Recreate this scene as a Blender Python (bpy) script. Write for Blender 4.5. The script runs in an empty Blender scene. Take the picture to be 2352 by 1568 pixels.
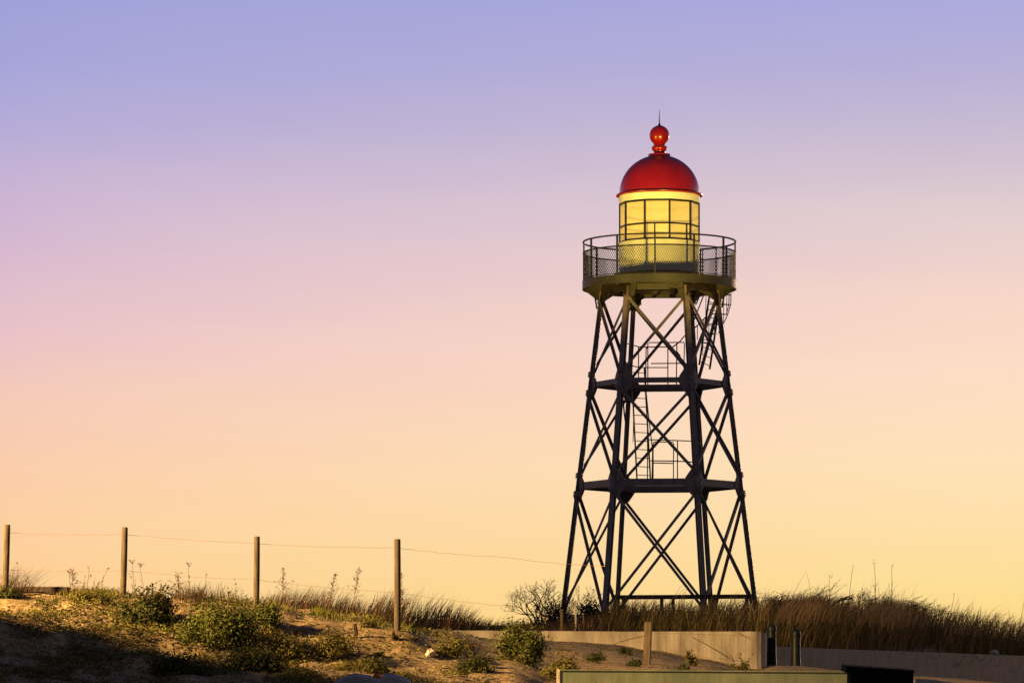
import bpy, math, random
from mathutils import Vector, Matrix, noise
R = math.radians
sc = bpy.context.scene
COL = sc.collection
K = 1.1538e-4          # metres per picture unit per metre of distance
EYE = 1.6
HOR = 1565.0
CXV = 1176.0
def P(xv, yv, d):
    return Vector(((xv - CXV) * K * d, d, EYE + (HOR - yv) * K * d))

# ------------------------------------------------------------------ materials
def new_mat(name):
    m = bpy.data.materials.new(name); m.use_nodes = True
    nt = m.node_tree
    return m, nt, nt.nodes['Principled BSDF']

def noisy(name, c1, c2, scale=8, rough=.6, metal=0, bump=.15, detail=6, spec=.4, coat=0, bscale=None, lo=.35, hi=.65, stretch=None):
    m, nt, b = new_mat(name)
    tc = nt.nodes.new('ShaderNodeTexCoord')
    src = tc.outputs['Object']
    if stretch:
        mp = nt.nodes.new('ShaderNodeMapping'); mp.inputs['Scale'].default_value = stretch
        nt.links.new(src, mp.inputs['Vector']); src = mp.outputs['Vector']
    n = nt.nodes.new('ShaderNodeTexNoise'); n.inputs['Scale'].default_value = scale; n.inputs['Detail'].default_value = detail
    nt.links.new(src, n.inputs['Vector'])
    r = nt.nodes.new('ShaderNodeValToRGB')
    r.color_ramp.elements[0].position = lo; r.color_ramp.elements[1].position = hi
    r.color_ramp.elements[0].color = (*c1, 1); r.color_ramp.elements[1].color = (*c2, 1)
    nt.links.new(n.outputs['Fac'], r.inputs['Fac'])
    nt.links.new(r.outputs['Color'], b.inputs['Base Color'])
    b.inputs['Roughness'].default_value = rough
    b.inputs['Metallic'].default_value = metal
    b.inputs['Specular IOR Level'].default_value = spec
    b.inputs['Coat Weight'].default_value = coat
    if bump:
        n2 = nt.nodes.new('ShaderNodeTexNoise'); n2.inputs['Scale'].default_value = bscale or scale * 4; n2.inputs['Detail'].default_value = 8
        nt.links.new(src, n2.inputs['Vector'])
        bp = nt.nodes.new('ShaderNodeBump'); bp.inputs['Strength'].default_value = bump; bp.inputs['Distance'].default_value = .02
        nt.links.new(n2.outputs['Fac'], bp.inputs['Height']); nt.links.new(bp.outputs['Normal'], b.inputs['Normal'])
    return m

def foliage(name, cols, trans=.3, rough=.7):
    m = bpy.data.materials.new(name); m.use_nodes = True
    nt = m.node_tree; nt.nodes.clear()
    out = nt.nodes.new('ShaderNodeOutputMaterial')
    g = nt.nodes.new('ShaderNodeNewGeometry')
    r = nt.nodes.new('ShaderNodeValToRGB')
    el = r.color_ramp.elements
    while len(el) < len(cols): el.new(.5)
    for i, c in enumerate(cols):
        el[i].position = i / (len(cols) - 1); el[i].color = (*c, 1)
    nt.links.new(g.outputs['Random Per Island'], r.inputs['Fac'])
    d = nt.nodes.new('ShaderNodeBsdfPrincipled'); d.inputs['Roughness'].default_value = rough
    d.inputs['Specular IOR Level'].default_value = .25
    t = nt.nodes.new('ShaderNodeBsdfTranslucent')
    mx = nt.nodes.new('ShaderNodeMixShader'); mx.inputs[0].default_value = trans
    nt.links.new(r.outputs['Color'], d.inputs['Base Color']); nt.links.new(r.outputs['Color'], t.inputs['Color'])
    nt.links.new(d.outputs[0], mx.inputs[1]); nt.links.new(t.outputs[0], mx.inputs[2])
    nt.links.new(mx.outputs[0], out.inputs['Surface'])
    return m

M = {}
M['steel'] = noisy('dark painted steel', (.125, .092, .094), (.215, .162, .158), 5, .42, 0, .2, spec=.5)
M['deck'] = noisy('shade-darkened deck steel', (.016, .011, .010), (.032, .023, .020), 5, .45, 0, .2, spec=.5)  # darker copy of the leg steel; shade under the gallery is in its colour
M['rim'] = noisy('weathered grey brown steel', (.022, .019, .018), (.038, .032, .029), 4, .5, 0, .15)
M['pipe'] = noisy('galvanised dark pipe', (.018, .016, .02), (.035, .03, .035), 9, .4, .2, 0)
M['red'] = noisy('glossy red paint', (.22, .0025, .005), (.27, .004, .007), 2.5, .30, 0, .03, spec=.5, coat=.3)
M['cream'] = noisy('cream white painted steel', (.70, .66, .55), (.80, .77, .66), 2.2, .5, 0, .08)
M['plinth'] = noisy('plinth black with deck shadow', (.02, .02, .02), (.04, .038, .035), 5, .5, 0, .1)  # black band takes in the deck's shadow on the lantern foot
M['net'] = noisy('black netting wire', (.006, .006, .007), (.012, .011, .012), 9, .5, .2, 0)
M['binblack'] = noisy('matt black boards', (.006, .005, .005), (.013, .011, .011), 5, .9, 0, .2, spec=.1)
M['frame'] = noisy('dark glazing bar paint', (.008, .008, .010), (.014, .014, .016), 6, .5, 0, 0)
M['wood'] = noisy('weathered fence wood', (.060, .043, .025), (.125, .090, .055), 5, .8, 0, .6, stretch=(6, 6, .7), bscale=30)
M['darkwood'] = noisy('dark old wood', (.03, .02, .016), (.07, .045, .03), 5, .8, 0, .5, stretch=(1, 6, 6))
M['wire'] = noisy('rusty wire', (.30, .14, .06), (.42, .22, .10), 30, .6, .3, 0)
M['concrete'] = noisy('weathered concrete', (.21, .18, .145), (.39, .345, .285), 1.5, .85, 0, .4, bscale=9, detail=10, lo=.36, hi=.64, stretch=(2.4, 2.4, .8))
M['concrete_shaded'] = noisy('shade-darkened concrete parapet', (.065, .06, .063), (.12, .11, .112), 1.8, .85, 0, .3, bscale=22, detail=9)  # concrete tone lowered to carry the shade on the low wall's face
M['green'] = noisy('dull olive green painted board', (.115, .145, .105), (.185, .215, .15), 1.6, .7, 0, .2, detail=8, stretch=(2.2, 1, .7))
M['bollard'] = noisy('black green gloss iron', (.003, .005, .004), (.006, .009, .007), 6, .5, 0, .1, spec=.22, coat=0)
M['bark'] = noisy('grey brown bark', (.05, .032, .02), (.12, .08, .05), 20, .85, 0, .3)
M['twig'] = noisy('dry twig', (.06, .032, .018), (.17, .09, .045), 14, .8, 0, 0)
M['paper'] = noisy('pale crumpled paper', (.48, .42, .30), (.60, .53, .40), 6, .7, 0, .2)
M['brick'] = noisy('orange brick', (.32, .09, .03), (.48, .15, .05), 9, .85, 0, .4)
M['slab'] = noisy('grey broken slab', (.26, .25, .255), (.40, .39, .395), 3, .85, 0, .4)
M['stone'] = noisy('pale stone', (.42, .36, .28), (.6, .53, .43), 8, .8, 0, .4)
M['stake'] = noisy('pale grey stake', (.30, .26, .22), (.45, .40, .34), 8, .8, 0, .3)
M['marram'] = foliage('dry marram grass', [(.018, .011, .007), (.035, .022, .011), (.055, .036, .018), (.022, .017, .008), (.08, .055, .03), (.28, .15, .08)], .5)  # last stop brightens some blades as if the sky lit them from behind
M['bankgrass'] = foliage('rough bank grass', [(.045, .034, .011), (.080, .056, .017), (.115, .078, .024), (.065, .060, .016), (.19, .135, .045), (.26, .17, .06)], .5)  # brightest stops put a backlit glow into some blades
M['straw'] = foliage('backlit straw', [(.22, .13, .05), (.38, .24, .10), (.50, .34, .16)], .65)  # pale gold stands in for sky light coming through the tips
M['lime'] = foliage('fresh dune grass', [(.10, .10, .02), (.17, .16, .03), (.13, .14, .025), (.24, .20, .06)], .35)
M['leaf_dark'] = foliage('dark green leaf', [(.020, .028, .008), (.042, .054, .013), (.075, .085, .018), (.02, .024, .010)], .2)
M['leaf_mid'] = foliage('mid green leaf', [(.03, .045, .010), (.075, .098, .014), (.125, .145, .022), (.035, .04, .012)], .25)
M['leaf_olive'] = foliage('olive leaf', [(.05, .045, .012), (.11, .105, .02), (.18, .165, .035), (.06, .035, .015)], .25)
M['leaf_brown'] = foliage('brown dry leaf', [(.04, .022, .01), (.09, .05, .02), (.14, .085, .035), (.05, .04, .015)], .25)

def pane_mat():
    m = bpy.data.materials.new('hazy lantern glass'); m.use_nodes = True
    nt = m.node_tree; nt.nodes.clear()
    out = nt.nodes.new('ShaderNodeOutputMaterial')
    tr = nt.nodes.new('ShaderNodeBsdfTransparent'); tr.inputs[0].default_value = (1, .95, .78, 1)
    tl = nt.nodes.new('ShaderNodeBsdfTranslucent'); tl.inputs[0].default_value = (.85, .74, .42, 1)
    df = nt.nodes.new('ShaderNodeBsdfDiffuse'); df.inputs[0].default_value = (.85, .74, .42, 1)
    gl = nt.nodes.new('ShaderNodeBsdfGlossy'); gl.inputs['Roughness'].default_value = .08
    m1 = nt.nodes.new('ShaderNodeMixShader'); m1.inputs[0].default_value = .5
    m2 = nt.nodes.new('ShaderNodeMixShader'); m2.inputs[0].default_value = .6
    m3 = nt.nodes.new('ShaderNodeMixShader'); m3.inputs[0].default_value = .05
    L = nt.links.new
    L(tl.outputs[0], m1.inputs[1]); L(df.outputs[0], m1.inputs[2])
    L(tr.outputs[0], m2.inputs[1]); L(m1.outputs[0], m2.inputs[2])
    L(m2.outputs[0], m3.inputs[1]); L(gl.outputs[0], m3.inputs[2])
    L(m3.outputs[0], out.inputs['Surface'])
    return m
M['pane'] = pane_mat()

def sand_mat():
    m, nt, b = new_mat('dune sand')
    L = nt.links.new
    tc = nt.nodes.new('ShaderNodeTexCoord')
    def nz(scale, detail=8, rough=.6):
        n = nt.nodes.new('ShaderNodeTexNoise'); n.inputs['Scale'].default_value = scale
        n.inputs['Detail'].default_value = detail; n.inputs['Roughness'].default_value = rough
        L(tc.outputs['Object'], n.inputs['Vector']); return n.outputs['Fac']
    def ramp(f, *st):
        r = nt.nodes.new('ShaderNodeValToRGB'); e = r.color_ramp.elements
        while len(e) < len(st): e.new(.5)
        for i, (p, c) in enumerate(st): e[i].position = p; e[i].color = (*c, 1)
        L(f, r.inputs['Fac']); return r.outputs['Color']
    base = ramp(nz(1.1), (.3, (.26, .19, .11)), (.55, (.36, .272, .17)), (.75, (.44, .345, .225)))
    spot = ramp(nz(9, 4), (.40, (.20, .14, .07)), (.56, (1, 1, 1)))
    litter = ramp(nz(26, 3), (.36, (.32, .25, .15)), (.50, (1, 1, 1)))
    mx = nt.nodes.new('ShaderNodeMix'); mx.data_type = 'RGBA'; mx.blend_type = 'MULTIPLY'; mx.inputs[0].default_value = .55
    L(base, mx.inputs[6]); L(spot, mx.inputs[7])
    mx2 = nt.nodes.new('ShaderNodeMix'); mx2.data_type = 'RGBA'; mx2.blend_type = 'MULTIPLY'; mx2.inputs[0].default_value = .75
    L(mx.outputs[2], mx2.inputs[6]); L(litter, mx2.inputs[7])
    L(mx2.outputs[2], b.inputs['Base Color'])
    b.inputs['Roughness'].default_value = .95; b.inputs['Specular IOR Level'].default_value = .1
    bp = nt.nodes.new('ShaderNodeBump'); bp.inputs['Strength'].default_value = .6; bp.inputs['Distance'].default_value = .06
    L(nz(7, 10, .65), bp.inputs['Height']); L(bp.outputs['Normal'], b.inputs['Normal'])
    return m
M['sand'] = sand_mat()

# ------------------------------------------------------------------ mesh builder
class MB:
    def __init__(s): s.v = []; s.f = []
    def add(s, vs, fs):
        o = len(s.v); s.v += [tuple(v) for v in vs]; s.f += [tuple(i + o for i in f) for f in fs]
    def box(s, c, size, rot=None):
        hx, hy, hz = [a / 2 for a in size]; c = Vector(c)
        vs = []
        for x in (-hx, hx):
            for y in (-hy, hy):
                for z in (-hz, hz):
                    v = Vector((x, y, z))
                    if rot is not None: v = rot @ v
                    vs.append(c + v)
        s.add(vs, [(0, 1, 3, 2), (4, 6, 7, 5), (0, 4, 5, 1), (2, 3, 7, 6), (0, 2, 6, 4), (1, 5, 7, 3)])
    def bar(s, p, q, w, h, side=None):
        """box section from p to q; 'side' is the direction of w"""
        p = Vector(p); q = Vector(q); t = (q - p).normalized()
        a = Vector(side) if side is not None else Vector((0, 0, 1)).cross(t)
        a = (a - t * a.dot(t))
        if a.length < 1e-5: a = Vector((1, 0, 0))
        a.normalize(); b = t.cross(a)
        ring = [a * w / 2 + b * h / 2, -a * w / 2 + b * h / 2, -a * w / 2 - b * h / 2, a * w / 2 - b * h / 2]
        s.add([p + r for r in ring] + [q + r for r in ring],
              [(0, 1, 2, 3), (7, 6, 5, 4), (0, 4, 5, 1), (1, 5, 6, 2), (2, 6, 7, 3), (3, 7, 4, 0)])
    def profile(s, p, q, poly, side):
        p = Vector(p); q = Vector(q); t = (q - p).normalized()
        a = Vector(side); a = (a - t * a.dot(t)).normalized(); b = t.cross(a)
        n = len(poly)
        r = [a * x + b * y for x, y in poly]
        s.add([p + k for k in r] + [q + k for k in r],
              [tuple(range(n))[::-1], tuple(range(n, 2 * n))] + [(i, (i + 1) % n, (i + 1) % n + n, i + n) for i in range(n)])
    def tube(s, pts, r, n=6, r1=None, cap=True):
        pts = [Vector(p) for p in pts]; m = len(pts)
        if m < 2: return
        rings = []; a = None
        for i, p in enumerate(pts):
            t = (pts[min(i + 1, m - 1)] - pts[max(i - 1, 0)])
            if t.length < 1e-9: t = Vector((0, 0, 1))
            t.normalize()
            if a is None: a = t.orthogonal().normalized()
            else:
                a = a - t * a.dot(t)
                if a.length < 1e-6: a = t.orthogonal()
                a.normalize()
            b = t.cross(a)
            rr = r if r1 is None else r + (r1 - r) * i / (m - 1)
            rings.append([p + (a * math.cos(k * 2 * math.pi / n) + b * math.sin(k * 2 * math.pi / n)) * rr for k in range(n)])
        vs = [v for g in rings for v in g]; fs = []
        for i in range(m - 1):
            for k in range(n):
                k2 = (k + 1) % n
                fs.append((i * n + k, i * n + k2, (i + 1) * n + k2, (i + 1) * n + k))
        if cap:
            fs.append(tuple(range(n))[::-1]); fs.append(tuple(range((m - 1) * n, m * n)))
        s.add(vs, fs)
    def lathe(s, c, prof, n=48, ang0=0, closed=False):
        """prof: list of (radius, z) bottom to top, outward"""
        c = Vector(c); m = len(prof); vs = []; fs = []
        for r, z in prof:
            for k in range(n):
                a = ang0 + k * 2 * math.pi / n
                vs.append(c + Vector((r * math.cos(a), r * math.sin(a), z)))
        rng = range(m) if closed else range(m - 1)
        for i in rng:
            j = (i + 1) % m
            for k in range(n):
                k2 = (k + 1) % n
                fs.append((i * n + k, i * n + k2, j * n + k2, j * n + k))
        if not closed:
            fs.append(tuple(range(n))[::-1]); fs.append(tuple(range((m - 1) * n, m * n)))
        s.add(vs, fs)
    def plate(s, poly, th, nrm):
        """polygon of 3-D points given thickness th along nrm"""
        n = len(poly); nr = Vector(nrm).normalized()
        a = [Vector(p) - nr * th / 2 for p in poly]; b = [Vector(p) + nr * th / 2 for p in poly]
        s.add(a + b, [tuple(range(n))[::-1], tuple(range(n, 2 * n))] + [(i, (i + 1) % n, (i + 1) % n + n, i + n) for i in range(n)])
    def build(s, name, mat, parent=None, origin=(0, 0, 0), smooth=False, bevel=0):
        o3 = Vector(origin)
        me = bpy.data.meshes.new(name)
        me.from_pydata([(v[0] - o3.x, v[1] - o3.y, v[2] - o3.z) for v in s.v], [], s.f)
        me.update()
        if smooth:
            me.polygons.foreach_set('use_smooth', [True] * len(me.polygons))
            me.set_sharp_from_angle(angle=R(38))
        me.materials.append(mat)
        o = bpy.data.objects.new(name, me); COL.objects.link(o)
        if parent is not None: o.parent = parent
        else: o.location = o3
        if bevel:
            b = o.modifiers.new('bevel', 'BEVEL'); b.width = bevel; b.segments = 2; b.limit_method = 'ANGLE'
        return o

def tag(o, label, cat, group=None, kind=None):
    if label: o['label'] = label
    if cat: o['category'] = cat
    if group: o['group'] = group
    if kind: o['kind'] = kind
    return o
def thing(name, label, cat, loc, group=None):
    o = bpy.data.objects.new(name, None); COL.objects.link(o)
    o.location = loc; o.empty_display_size = .3
    return tag(o, label, cat, group)

# ------------------------------------------------------------------ terrain
DS = [50, 52, 54, 56, 58, 60, 64, 70, 78, 84, 88, 96, 105, 117, 135]
back_l = [1430, 1440, 1440, 1440, 1500]
back_m = [1452, 1446, 1440, 1440, 1490]
COLS = [
 (-500, [1560, 1520, 1470, 1400, 1345, 1340, 1360, 1390, 1400, 1420] + back_l),
 (0,    [1590, 1570, 1520, 1440, 1358, 1354, 1362, 1390, 1400, 1420] + back_l),
 (150,  [1595, 1575, 1530, 1455, 1368, 1365, 1372, 1395, 1405, 1425] + back_l),
 (300,  [1600, 1580, 1545, 1475, 1370, 1367, 1376, 1400, 1410, 1430] + back_l),
 (400,  [1600, 1582, 1555, 1490, 1377, 1375, 1385, 1405, 1415, 1435] + back_l),
 (500,  [1600, 1585, 1560, 1500, 1384, 1382, 1395, 1410, 1425, 1440] + back_l),
 (600,  [1600, 1588, 1565, 1510, 1391, 1392, 1405, 1418, 1430, 1445] + back_m),
 (700,  [1600, 1590, 1568, 1520, 1414, 1402, 1414, 1424, 1435, 1448] + back_m),
 (800,  [1602, 1590, 1570, 1526, 1434, 1418, 1424, 1432, 1440, 1450] + back_m),
 (911,  [1604, 1592, 1572, 1536, 1448, 1438, 1437, 1441, 1446, 1453] + back_m),
 (1000, [1606, 1594, 1576, 1548, 1478, 1462, 1451, 1452, 1454, 1457] + back_m),
 (1150, [1606, 1596, 1580, 1558, 1522, 1509, 1490, 1478, 1472, 1472] + back_m),
 (1300, [1612, 1608, 1604, 1596, 1562, 1548, 1522, 1495, 1482, 1476] + back_m),
 (1400, [1612, 1608, 1604, 1598, 1572, 1556, 1531, 1508, 1489, 1480] + back_m),
 (1500, [1612, 1608, 1604, 1598, 1574, 1560, 1539, 1519, 1502, 1496] + back_m),
 (1600, [1612, 1608, 1604, 1598, 1578, 1564, 1547, 1532, 1520, 1518] + back_m),
 (1750, [1612, 1608, 1604, 1598, 1582, 1570, 1556, 1548, 1543, 1541] + [1500, 1460, 1442, 1440, 1490]),
 (1800, [1612, 1608, 1604, 1598, 1582, 1568, 1557, 1548, 1540, 1530] + [1526, 1475, 1450, 1440, 1480]),
 (2100, [1610, 1604, 1596, 1590, 1582, 1576, 1568, 1562, 1556, 1552] + [1552, 1553, 1492, 1462, 1455]),
 (2352, [1612, 1606, 1600, 1594, 1588, 1582, 1577, 1574, 1571, 1570] + [1570, 1571, 1572, 1572, 1478]),
 (2900, [1612, 1606, 1600, 1594, 1588, 1582, 1577, 1574, 1571, 1570] + [1571, 1572, 1572, 1573, 1530]),
]
CZ = [(xv, [EYE + (HOR - y) * K * d for d, y in zip(DS, ys)]) for xv, ys in COLS]
def lerp(a, b, t): return a + (b - a) * t
def col_z(zs, d):
    if d <= DS[0]:
        if d < 36: return 0.0
        t = (d - 36) / (DS[0] - 36); t = t * t * (3 - 2 * t)
        return zs[0] * t
    if d >= DS[-1]:
        t = min(1, (d - DS[-1]) / 60)
        return zs[-1] * (1 - t * t * (3 - 2 * t))
    for i in range(len(DS) - 1):
        if d <= DS[i + 1]:
            return lerp(zs[i], zs[i + 1], (d - DS[i]) / (DS[i + 1] - DS[i]))
def ground_z(x, y):
    if y < 30: base = 0.0
    else:
        xv = min(max(x / (K * y) + CXV, -500), 2900)
        base = 0.0
        for i in range(len(CZ) - 1):
            if xv <= CZ[i + 1][0]:
                t = (xv - CZ[i][0]) / (CZ[i + 1][0] - CZ[i][0])
                t = t * t * (3 - 2 * t)
                base = lerp(col_z(CZ[i][1], y), col_z(CZ[i + 1][1], y), t)
                break
    if 1770 < x / (K * max(y, 1)) + CXV < 2900 and 85 < y < 150:
        xv = x / (K * y) + CXV; wd_ = .82 / ((HOR - (1484 + (xv - 1775) * 21 / 577)) * K) if xv < 2500 else 140
        yf = 1526 + (xv - 1775) * .115 if xv < 1850 else min(1574, 1534.6 + (xv - 1850) * .088)
        if y < wd_ + 1.4: base = EYE + (HOR - yf) * K * y
        else: base = max(base, EYE + .74)
    kn = 4.75 * math.exp(-((x + 12.6) ** 2 / (2 * 1.8 ** 2) + (y - 51.2) ** 2 / (2 * 3.35 ** 2)))  # unseen knoll left of the view, shaped to shade the near slope
    n = 0
    if 44 < y < 130 and -40 < x < 45:
        w = lerp(1.0, .3, min(1, max(0, (x + 1.5) / 3)))
        n = w * (.10 * noise.noise((x * .55, y * .45, 3.1)) + .05 * noise.noise((x * 1.7, y * 1.3, 9.7)) + .036 * noise.noise((x * 4.3, y * 3.4, 1.7)) + .016 * noise.noise((x * 9.3, y * 7.4, 6.7)))
        if y < 60:
            s_ = (1 - min(1, max(0, (y - 56) / 3))) * min(1, max(0, (2 - x) / 3))
            n += s_ * .16 * noise.noise(((x * .55 + y * .35) * .9, (y * .9 - x * .35) * 1.5, 4.4)) + s_ * .05 * noise.noise((x * 1.6 + y, y * 2.6 - x, 8.4))
    return base + kn + n
def G(xv, d): 
    x = (xv - CXV) * K * d
    return Vector((x, d, ground_z(x, d)))

def ticks(segs):
    out = []
    for a, b, st in segs:
        n = max(1, round((b - a) / st))
        out += [a + (b - a) * i / n for i in range(n)]
    out.append(segs[-1][1]); return out
xs = [-3000, -1200, -500, -200, -100] + ticks([(-60, -16, 2), (-16, -9, .4), (-9, 12, .11), (12, 18, .4), (18, 60, 2)]) + [100, 200, 500, 1200, 3000]
ys = [-300, -100, -40, -10] + ticks([(0, 40, 4), (40, 50, .5), (50, 68, .15), (68, 92, .35), (92, 120, 1), (120, 200, 5)]) + [300, 600, 1500, 4000]
mb = MB(); nx = len(xs)
for y in ys:
    for x in xs: mb.v.append((x, y, ground_z(x, y)))
for j in range(len(ys) - 1):
    for i in range(nx - 1):
        a = j * nx + i; mb.f.append((a, a + 1, a + nx + 1, a + nx))
g = mb.build('ground', M['sand'], smooth=False)
g.data.polygons.foreach_set('use_smooth', [True] * len(g.data.polygons))
tag(g, None, None, kind='structure')

# ------------------------------------------------------------------ lighthouse
TD = 117.0
TX = (1514.5 - CXV) * K * TD
KT = K * TD
def zt(yv): return EYE + (HOR - yv) * KT
TZ = zt(1446)
TC = Vector((TX, TD, 0))
LO = Vector((TX, TD, TZ))
lh = thing('lighthouse', 'skeletal iron lighthouse with a glowing lantern under a red dome', 'lighthouse', LO)
ANG = [R(-5.5 + 60 * i) for i in range(6)]
def rad(yv): return (132 + (yv - 675) * .1235) * KT
def leg_pt(i, yv, dr=0):
    r = rad(yv) + dr; a = ANG[i % 6]
    return TC + Vector((r * math.cos(a), r * math.sin(a), zt(yv)))
def part(mb, name, mat, parent=lh, **kw): return mb.build(name, M[mat], parent, LO, **kw)
def rdir(a): return Vector((math.cos(a), math.sin(a), 0))
def tdir(a): return Vector((-math.sin(a), math.cos(a), 0))

Y_TOP, Y_P1, Y_P2, Y_BASE = 668, 883, 1115, 1446
# legs: H section columns
W = .078
H_POLY = [(-W, -W), (W, -W), (W, -W * .55), (W * .3, -W * .55), (W * .3, W * .55), (W, W * .55), (W, W), (-W, W), (-W, W * .55), (-W * .3, W * .55), (-W * .3, -W * .55), (-W, -W * .55)]
leg_objs = []
for i in range(6):
    m_ = MB()
    sc_ = .74 if i in (1, 2) else .98
    m_.profile(leg_pt(i, Y_BASE + 14), leg_pt(i, Y_TOP), [(x * sc_, y * sc_) for x, y in H_POLY], tdir(ANG[i]))
    m_.box(leg_pt(i, Y_BASE) + Vector((0, 0, .05)), (.42, .42, .10), Matrix.Rotation(ANG[i], 3, 'Z'))
    o = part(m_, 'leg', 'steel')
    leg_objs.append(o)
    # bolted splice collars at the two platforms
    for yv in (Y_P1 - 24, Y_P1 + 18, Y_P2 - 24, Y_P2 + 18):
        c = MB(); p = leg_pt(i, yv + 6); q = leg_pt(i, yv - 6)
        c.bar(p, q, .20 * sc_, .20 * sc_, tdir(ANG[i]))
        for k in range(3):
            pp = p.lerp(q, .15 + .35 * k) + rdir(ANG[i]) * .105
            c.box(pp, (.05, .16, .035), Matrix.Rotation(ANG[i], 3, 'Z'))
        part(c, 'splice_collar', 'steel', o)
# braces
tiers = [(690, 862), (903, 1092), (1136, 1402)]
for i in range(6):
    j = (i + 1) % 6
    am = (ANG[i] + (ANG[j] if j else ANG[0] + 2 * math.pi)) / 2
    nr = rdir(am)
    for (ya, yb) in tiers:
        for (p, q, off) in ((leg_pt(i, ya), leg_pt(j, yb), .065), (leg_pt(j, ya), leg_pt(i, yb), -.035)):
            b = MB()
            p = p + nr * off; q = q + nr * off
            # angle section: face flange plus outstanding leg
            b.bar(p, q, .025, .088, nr)
            t = (q - p).normalized(); s_ = t.cross(nr).normalized()
            sg = 1 if off > 0 else -1
            b.bar(p + nr * (sg * .035) + s_ * .032, q + nr * (sg * .035) + s_ * .032, .05, .022, nr)
            part(b, 'diagonal_brace', 'steel')
        # gusset at crossing
        c = MB(); x = (leg_pt(i, ya) + leg_pt(j, ya) + leg_pt(i, yb) + leg_pt(j, yb)) / 4
# gusset plates
for yv in (Y_P1, Y_P2, Y_TOP + 8):
    for i in range(6):
        for sg in (1, -1):
            j = (i + sg) % 6
            p = leg_pt(i, yv); q = leg_pt(j, yv)
            e = (q - p).normalized()
            am = (math.atan2((p + q).y / 2 - TD, (p + q).x / 2 - TX)); nr = rdir(am)
            up = Vector((0, 0, 1))
            if yv > 700:
                sh = [(-.05, .42), (.16, .40), (.30, .20), (.36, .10), (.36, -.10), (.30, -.20), (.16, -.40), (-.05, -.42)]
            else:
                sh = [(-.05, .02), (.24, .02), (.23, -.10), (.15, -.26), (.10, -.36), (-.05, -.36)]
            poly = [p + e * x + up * z + nr * (.02 if sg > 0 else .022) for x, z in sh]
            b = MB(); b.plate(poly, .022 if sg > 0 else .026, nr)
            gm = 'steel' if yv > 700 else 'deck'  # gussets under the gallery take the shade-darkened copy
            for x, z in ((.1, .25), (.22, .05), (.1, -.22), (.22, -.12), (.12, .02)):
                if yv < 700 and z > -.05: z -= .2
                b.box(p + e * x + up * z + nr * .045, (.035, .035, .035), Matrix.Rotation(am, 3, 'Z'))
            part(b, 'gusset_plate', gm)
# landings at the two levels
for yv, posts in ((Y_P1, 1), (Y_P2, 2)):
    for i in range(6):
        j = (i + 1) % 6
        p = leg_pt(i, yv); q = leg_pt(j, yv); e = (q - p).normalized()
        am = math.atan2((p + q).y / 2 - TD, (p + q).x / 2 - TX); nr = rdir(am)
        b = MB()
        h = .16 if yv == Y_P1 else .22
        p2, q2 = p + e * .10, q - e * .10
        b.bar(p2, q2, .02, h, nr)                       # channel web and flanges
        b.bar(p2 + nr * -.05 + Vector((0, 0, h / 2 - .012)), q2 + nr * -.05 + Vector((0, 0, h / 2 - .012)), .08, .02, nr)
        b.bar(p2 + nr * -.05 - Vector((0, 0, h / 2 - .012)), q2 + nr * -.05 - Vector((0, 0, h / 2 - .012)), .08, .02, nr)
        part(b, 'ring_beam', 'steel')
    # floor plates on the two sides and the rear, leaving the front bay open
    pts = [leg_pt(i, yv, -.06) for i in range(6)]
    zz = Vector((0, 0, -.03))
    fl = MB()
    # order: 0 R, 1 BR, 2 BL, 3 L, 4 FL, 5 FR
    fl.plate([pts[5] + zz, pts[0] + zz, pts[1] + zz], .03, (0, 0, 1))
    part(fl, 'landing_floor', 'steel')
    fl = MB(); fl.plate([pts[2] + zz, pts[3] + zz, pts[4] + zz], .03, (0, 0, 1)); part(fl, 'landing_floor', 'steel')
    fa = .52 if yv == Y_P1 else .62
    a = pts[5].lerp(pts[1], fa); b_ = pts[4].lerp(pts[2], fa)
    fl = MB(); fl.plate([a + zz, pts[1].lerp(a, .18) + zz, pts[2].lerp(b_, .18) + zz, b_ + zz], .03, (0, 0, 1)); part(fl, 'landing_floor', 'steel')
    jo = MB(); jo.bar(a + Vector((0, 0, -.06)), b_ + Vector((0, 0, -.06)), .08, .14, (0, 1, 0)); part(jo, 'joist', 'steel')

# landing handrails: bent pipes, located by eye at the front or rear of each landing
def V3(xv, yv, d): return P(xv, yv, d)
def rail_frame(lines, name='landing_handrail', r=.018):
    b = MB()
    for pts in lines: b.tube([V3(*p) for p in pts], r, 6)
    return part(b, name, 'pipe')
dF, dB = 115.9, 118.3
rail_frame([[(1436.6, 878, dF), (1436.6, 791, dF), (1438.5, 788.7, dF), (1448, 791, dF + .4), (1466.6, 796, dF + .8), (1475, 796.6, dF + .8), (1528, 796.6, dF + .8), (1534, 798, dF + .8), (1534, 880, dF + .8)],
            [(1466.6, 796, dF + .8), (1466.6, 878, dF + .8)],
            [(1437, 836, dF), (1457, 841, dF + .5), (1470, 843.8, dF + .8), (1534, 843.8, dF + .8)]])
rail_frame([[(1488, 890, dB), (1488, 789, dB), (1493, 786.5, dB), (1571, 786, dB), (1572, 788, dB), (1570, 885, dB)],
            [(1495, 834.6, dB), (1571, 834, dB)], [(1534, 786, dB), (1534, 888, dB)], [(1554.6, 786, dB), (1553.5, 886, dB)],
            [(1484, 799, dB), (1483, 888, dB)], [(1483.5, 799, dB), (1488, 799, dB)],
            [(1555, 800, dB), (1554, 806, dB), (1563, 818, dB)]])
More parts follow.
